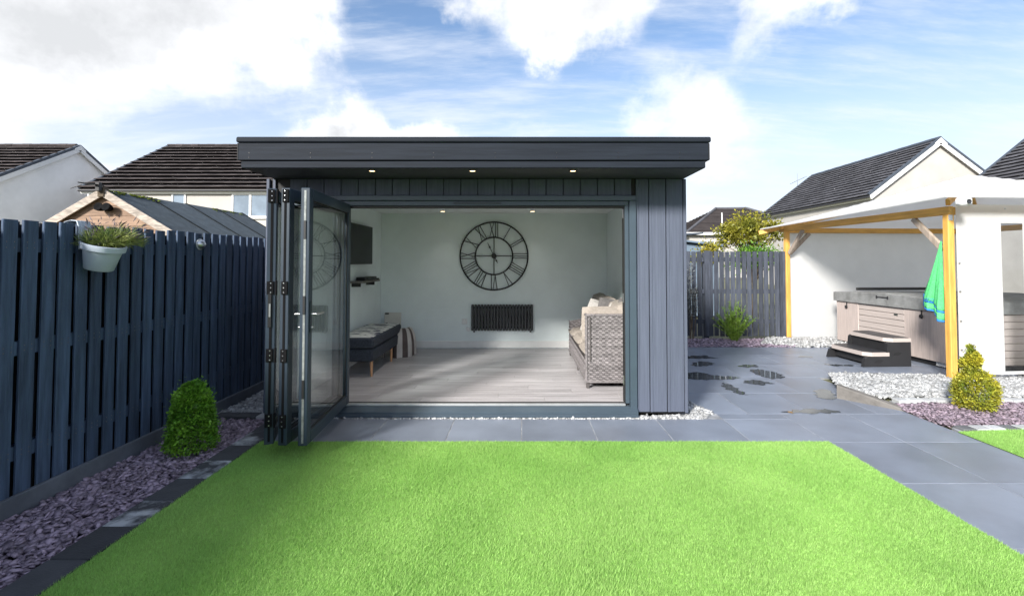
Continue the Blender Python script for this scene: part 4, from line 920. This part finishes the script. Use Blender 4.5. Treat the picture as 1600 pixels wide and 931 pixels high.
MB().box(-.22, .02, -.07, .07, .015, .03, ch=.004, mtx=Matrix.Rotation(.12, 4, 'Y')).build('solar_panel', 'screen', sol); MB().box(-.03, .03, -.02, .03, -.06, .06, ch=.006).build('bracket', 'black_plastic', sol)
MB().tube((-.2, -.03, .02), (-.32, -.05, -.03), .006).build('cable', 'black', sol)
spt = thing('floodlight', 'black twin-head floodlight on the shed boards below the peak', 'lamp', (-5.60, 6.485, 2.22))
MB().box(-.03, .03, -.03, .0, -.04, .04, ch=.006).build('bracket', 'matt_black', spt)
for x in (-.055, .05): MB().lathe([(.0, -.02), (.035, -.02), (.052, .03), (.055, .07), (.045, .072), (.0, .055)], 16, mtx=Matrix.Translation((x, -.035, 0)) @ Matrix.Rotation(PI/2-.25, 4, 'X')).build('lamp_head', 'matt_black', spt, True)

def tiles(o, u, w, L_, S_, nrm, m, parent, e=.30, tw_=.33, lip=.07):
    o, u, w, nrm = (np.array(q, float) for q in (o, u, w, nrm)); V = []; nr = int(round(S_/e)); nc = int(round(L_/tw_)); e = S_/nr; tw_ = L_/nc
    for i in range(nr):
        off = .5*(i % 2)
        for j in range(nc+(1 if off else 0)):
            s0 = max(0, (j-off)*tw_); s1 = min(L_, (j+1-off)*tw_); 
            if s1-s0 < .02: continue
            h = lip+random.uniform(-.006, .008); b = .012; g = -.001; p = lambda s, t, z: o+u*s+w*t+nrm*z
            t0, t1 = i*e-.05, (i+1)*e
            V += [p(s0+g, t0, h-.03), p(s1-g, t0, h-.03), p(s1-g, t0, h), p(s0+g, t0, h), p(s0+g, t1, b), p(s1-g, t1, b)]
    n = len(V)//6; base = np.arange(n)[:, None]*6
    F = np.concatenate([base+np.array([[0, 1, 2, 3]]), base+np.array([[3, 2, 5, 4]]), base+np.array([[1, 0, 4, 5]])])
    ob = np_mesh('roof_tiles', np.array(V), F, m, parent); ob['kind'] = 'stuff'; return ob
def window(parent, x0, x1, z0, z1, y, panes=2, ajar=False):
    w = MB().box(x0, x1, y-.05, y, z0, z0+.07).box(x0, x1, y-.05, y, z1-.07, z1).box(x0, x0+.07, y-.05, y, z0+.07, z1-.07).box(x1-.07, x1, y-.05, y, z0+.07, z1-.07)
    for k in range(1, panes): x = x0+(x1-x0)*k/panes; w.box(x-.05, x+.05, y-.05, y, z0+.07, z1-.07)
    o = w.build('window', 'trim_white', parent); MB().box(x0-.05, x1+.05, y-.10, y-.001, z0-.06, z0-.002).build('sill', 'trim_white', o)
    for k in range(panes):
        a, b = x0+(x1-x0)*k/panes, x0+(x1-x0)*(k+1)/panes
        MB().box(a+.07, b-.07, y-.02, y-.015, z0+.07, z1-.07).build('pane', 'win_glass', o)
    return o
def gable_house(name, label, x0, x1, y0, y1, eave, ridge, axis, wall, tile, vend, oh=.25, e=.30, lip=.07):
    h = thing(name, label, 'house', ((x0+x1)/2, (y0+y1)/2, 0)); cx, cy = (x0+x1)/2, (y0+y1)/2; hx, hy = (x1-x0)/2, (y1-y0)/2
    hw, hl = (hy, hx) if axis == 'X' else (hx, hy)
    fn_ = (lambda u, v, w: (w, u, v)) if axis == 'X' else (lambda u, v, w: (u, w, v))
    MB().prism([(-hw, -.3), (hw, -.3), (hw, eave-.12), (0, ridge-.16), (-hw, eave-.12)], (-hl, hl), fn_).build('wall', wall, h)
    sl_ = (ridge-eave)/hw; S_ = math.hypot(hw+oh, (hw+oh)*sl_); c_, s_ = (hw+oh)/S_, (hw+oh)*sl_/S_
    V3 = lambda u, v, w: np.array(fn_(u, v, w), float)
    for s in (-1, 1):
        o = V3(s*(hw+oh), ridge-(hw+oh)*sl_, -hl-vend); al = V3(0, 0, 1); up = V3(-s*c_, s_, 0); nr = V3(s*s_, c_, 0)
        vs = []
        for z in (-.10, -.012):
            for a, b in ((0, 0), (1, 0), (1, 1), (0, 1)): vs.append(o+al*(2*(hl+vend))*a+up*S_*b+nr*z)
        MB().add(vs, [(0, 1, 2, 3), (4, 5, 6, 7), (0, 1, 5, 4), (1, 2, 6, 5), (2, 3, 7, 6), (3, 0, 4, 7)]).build('roof', tile, h)
        tiles(o, al, up, 2*(hl+vend), S_, nr, tile, h, e, .33, lip)
        e0 = o+nr*-.10; 
        g = MB(); vs = [e0+nr*z+up*q+al*(a*2*(hl+vend)) for a in (0, 1) for q, z in ((-.02, -.16), (-.02, .0), (.03, .0), (.03, -.16))]
        g.add(vs, [(0, 1, 2, 3), (7, 6, 5, 4), (0, 4, 5, 1), (1, 5, 6, 2), (2, 6, 7, 3), (3, 7, 4, 0)]).build('eave_board', 'trim_white', h)
        MB().path([o-up*.06-nr*.08, o-up*.06-nr*.08+al*(2*(hl+vend))], .055, 8).build('gutter', 'gutter', h, True)
        for en in (0, 1):
            q = o+al*(2*(hl+vend))*en; sgn = al*(1 if en else -1)
            vs = [q+nr*z+up*t+sgn*d for t in (0, S_+.02) for d, z in ((-.10, .075), (.03, .075), (.03, -.04), (-.10, -.0))]
            MB().add(vs, [(0, 1, 2, 3), (7, 6, 5, 4), (0, 4, 5, 1), (1, 5, 6, 2), (2, 6, 7, 3), (3, 7, 4, 0)]).build('verge_cap', 'verge', h)
            vs = [q+nr*z+up*t+sgn*d for t in (0, S_) for d, z in ((-.02, -.045), (.022, -.045), (.022, -.24), (-.02, -.24))]
            MB().add(vs, [(0, 1, 2, 3), (7, 6, 5, 4), (0, 4, 5, 1), (1, 5, 6, 2), (2, 6, 7, 3), (3, 7, 4, 0)]).build('bargeboard', 'trim_white', h)
            vs = [q+nr*z+up*t-sgn*d for t in (0, S_) for d, z in ((.022, -.12), (vend+.01, -.12), (vend+.01, -.105), (.022, -.105))]
            MB().add(vs, [(0, 1, 2, 3), (7, 6, 5, 4), (0, 4, 5, 1), (1, 5, 6, 2), (2, 6, 7, 3), (3, 7, 4, 0)]).build('verge_soffit', 'trim_white', h)
    for en in (-1, 1):
        w0 = en*(hl+vend); d0, d1 = sorted((w0-en*.02, w0+en*.035))
        MB().prism([(-.30, ridge-.30*sl_-.14), (-.30, ridge-.30*sl_+.0), (0, ridge+.05), (.30, ridge-.30*sl_+.0), (.30, ridge-.30*sl_-.14), (0, ridge-.20)], (d0, d1), fn_).build('apex_plate', 'trim_white', h)
    m = MB(); k = int((2*(hl+vend))/.45)
    for i in range(k):
        a, b = -hl-vend+i*.45, -hl-vend+(i+1)*.45-.01; r_ = .10+.006*(i % 2)
        m.path([fn_(0, ridge+.03, a), fn_(0, ridge+.03, b)], r_, 8)
    m.build('ridge_tiles', 'verge' if tile == 'tile_grey' else tile, h)['kind'] = 'stuff'
    return h
h1 = gable_house('house', 'white rendered house at far left with gable facing the shed', -34, -22, 19.4, 27.8, 4.75, 7.20, 'X', 'render_white', 'tile_brown', .15, e=.42, lip=.10)
h2 = gable_house('house', 'cream house with a broad dark tiled roof behind the shed', -20.2, -6, 22.25, 32.75, 5.02, 8.15, 'X', 'render_cream', 'tile_brown', .18, e=.48, lip=.12)
cx, cy = -13.1, 27.5
window(h2, -13.45-cx, -11.75-cx, 3.55, 4.66, -5.25, 2); window(h2, -16.25-cx, -15.6-cx, 3.9, 4.70, -5.25, 1); window(h2, -10.2-cx, -8.6-cx, 3.55, 4.66, -5.25, 2)
MB().tube((-20.05-cx, -5.34, 0), (-20.05-cx, -5.34, 4.7), .05).build('downpipe', 'trim_white', h2, True)
h3 = gable_house('house', 'cream gabled house with grey tiled roof behind the gazebo', 17.15, 23.75, 23.45, 33.6, 4.95, 7.50, 'Y', 'render_cream', 'tile_grey', .18)
h4 = gable_house('house', 'grey tiled house roof at the far right edge beyond the gazebo', 20.2, 27.0, 10.5, 21.3, 5.0, 7.7, 'Y', 'render_cream', 'tile_grey', .18)
# far hipped house
hh = thing('house', 'distant hip-roofed house beyond the small tree', 'house', (21.9, 50, 0))
hx, hy, ev, rg, rl = 6.6, 5.6, 4.2, 7.0, 1.6
MB().box(-hx+.4, hx-.4, -hy+.4, hy-.4, 0, ev).build('wall', 'render_cream', hh)
E_ = [Vector((-hx, -hy, ev)), Vector((hx, -hy, ev)), Vector((hx, hy, ev)), Vector((-hx, hy, ev))]; R0, R1 = Vector((-rl, 0, rg)), Vector((rl, 0, rg))
N_ = 20
for (a, b, c_, d_) in ((E_[0], E_[1], R1, R0), (E_[2], E_[3], R0, R1), (E_[1], E_[2], R1, R1), (E_[3], E_[0], R0, R0)):
    m = MB()
    nn2 = (b-a).cross(d_-a).normalized()
    for i in range(N_):
        t0, t1 = i/N_, (i+1)/N_; p0, p1, q0, q1 = a.lerp(d_, t0), b.lerp(c_, t0), a.lerp(d_, t1), b.lerp(c_, t1); lift = nn2*.07
        m.add([p0+lift, p1+lift, q1, q0, p0, p1], [(0, 1, 2, 3), (4, 5, 1, 0)])
    ob = m.build('roof_courses', 'tile_brown', hh); ob['kind'] = 'stuff'
for p, q in ((E_[0], R0), (E_[1], R1), (R0, R1)): MB().tube(p+Vector((0, 0, .05)), q+Vector((0, 0, .08)), .13).build('hip_ridge', 'tile_grey', hh, True)
MB().box(-hx-.05, hx+.05, -hy-.08, -hy, ev-.22, ev+.02).box(-hx-.08, -hx, -hy, hy, ev-.22, ev+.02).build('eave_board', 'trim_white', hh)
window(hh, -5.3, -3.9, 2.3, 3.5, -hy+.4, 2); window(hh, -1.0, .6, 2.3, 3.5, -hy+.4, 2); MB().tube((-3.45, -hy-.3, 0), (-3.45, -hy-.3, 6.0), .05).build('flue_pipe', 'trim_white', hh, True)
ae = thing('tv_aerial', 'thin television aerial above the grey tiled roof', 'aerial', (20.2, 35.0, 0)); m = MB().tube((0, 0, 5.2), (0, 0, 8.0), .022, n=6); m.build('mast', 'steel', ae)
MB().tube((-.5, 0, 7.2), (.7, 0, 7.75), .018, n=6).build('boom', 'steel', ae)
for i in range(7): MB().tube((-.4+.16*i, -.25, 7.25+.073*i), (-.4+.16*i, .25, 7.25+.073*i), .010, n=5).build('element', 'steel', ae)
sb2 = thing('blue_shed', 'small blue-grey shed roof peeping over the back fence', 'shed', (4.95, 14.0, 0))
MB().box(-.8, .55, -.6, .8, 0, 2.0).build('wall', 'shed_blue', sb2)
MB().prism([(-.95, 2.12), (.62, 1.93), (.62, 1.97), (-.95, 2.17)], (-.75, .95), lambda u, v, w: (u, w, v)).build('roof', 'shed_blue', sb2); MB().prism([(-.9, 2.22), (.25, 2.30), (.25, 2.34), (-.9, 2.28)], (-.3, 1.3), lambda u, v, w: (u, w, v)).build('roof_ridge', 'verge', sb2)
def tree(name, label, loc, tr_h, cz, rad, n, m, lsz, seed):
    random.seed(seed); t = thing(name, label, 'tree' if 'tree' in name else 'hedge', loc)
    tk = MB(); tk.path([(0, 0, -.1), (.03, .02, tr_h*.5), (0, 0, tr_h)], [.07, .055, .04], 8); Pl, Nl = [], []
    for i in range(46):
        a = random.uniform(0, 2*PI); e_ = random.uniform(-.45, 1); rr_ = random.uniform(.45, 1.05); c_ = math.sqrt(max(0, 1-e_*e_))
        q = Vector((math.cos(a)*c_*rad[0]*rr_, math.sin(a)*c_*rad[1]*rr_, cz+e_*rad[2]*rr_)); tk.path([(0, 0, tr_h*.8), (q.x*.5, q.y*.5, (tr_h+q.z)/2), q], [.022, .012, .004], 5)
        cl = random.uniform(.10, .24)
        for k in range(n//46):
            d = Vector((random.gauss(0, 1), random.gauss(0, 1), random.gauss(0, .8))); Pl.append(q+d*cl*.55); Nl.append((d+Vector((0, 0, .3))).normalized())
    tk.build('trunk', 'bark', t, True); leaves('crown', np.array(Pl), np.array(Nl), lsz, lsz*.55, m, t, .6)
    return t
tree('small_tree', 'small golden-leaved tree rising behind the grey back fence', (6.15, 13, 0), 1.6, 2.20, (.80, .7, .50), 5200, 'leaf_tree', .085, 3)
tree('garden_hedge', 'bright green clipped bush top showing over the back fence', (5.6, 11.6, 0), 1.2, 1.55, (.55, .4, .28), 4200, 'leaf_hedge', .06, 5)
tree('shrub_tree', 'sparse olive-green shrub behind the fence by the garden room', (4.35, 11.2, 0), 1.2, 1.62, (.22, .3, .30), 900, 'leaf_tree', .07, 8)
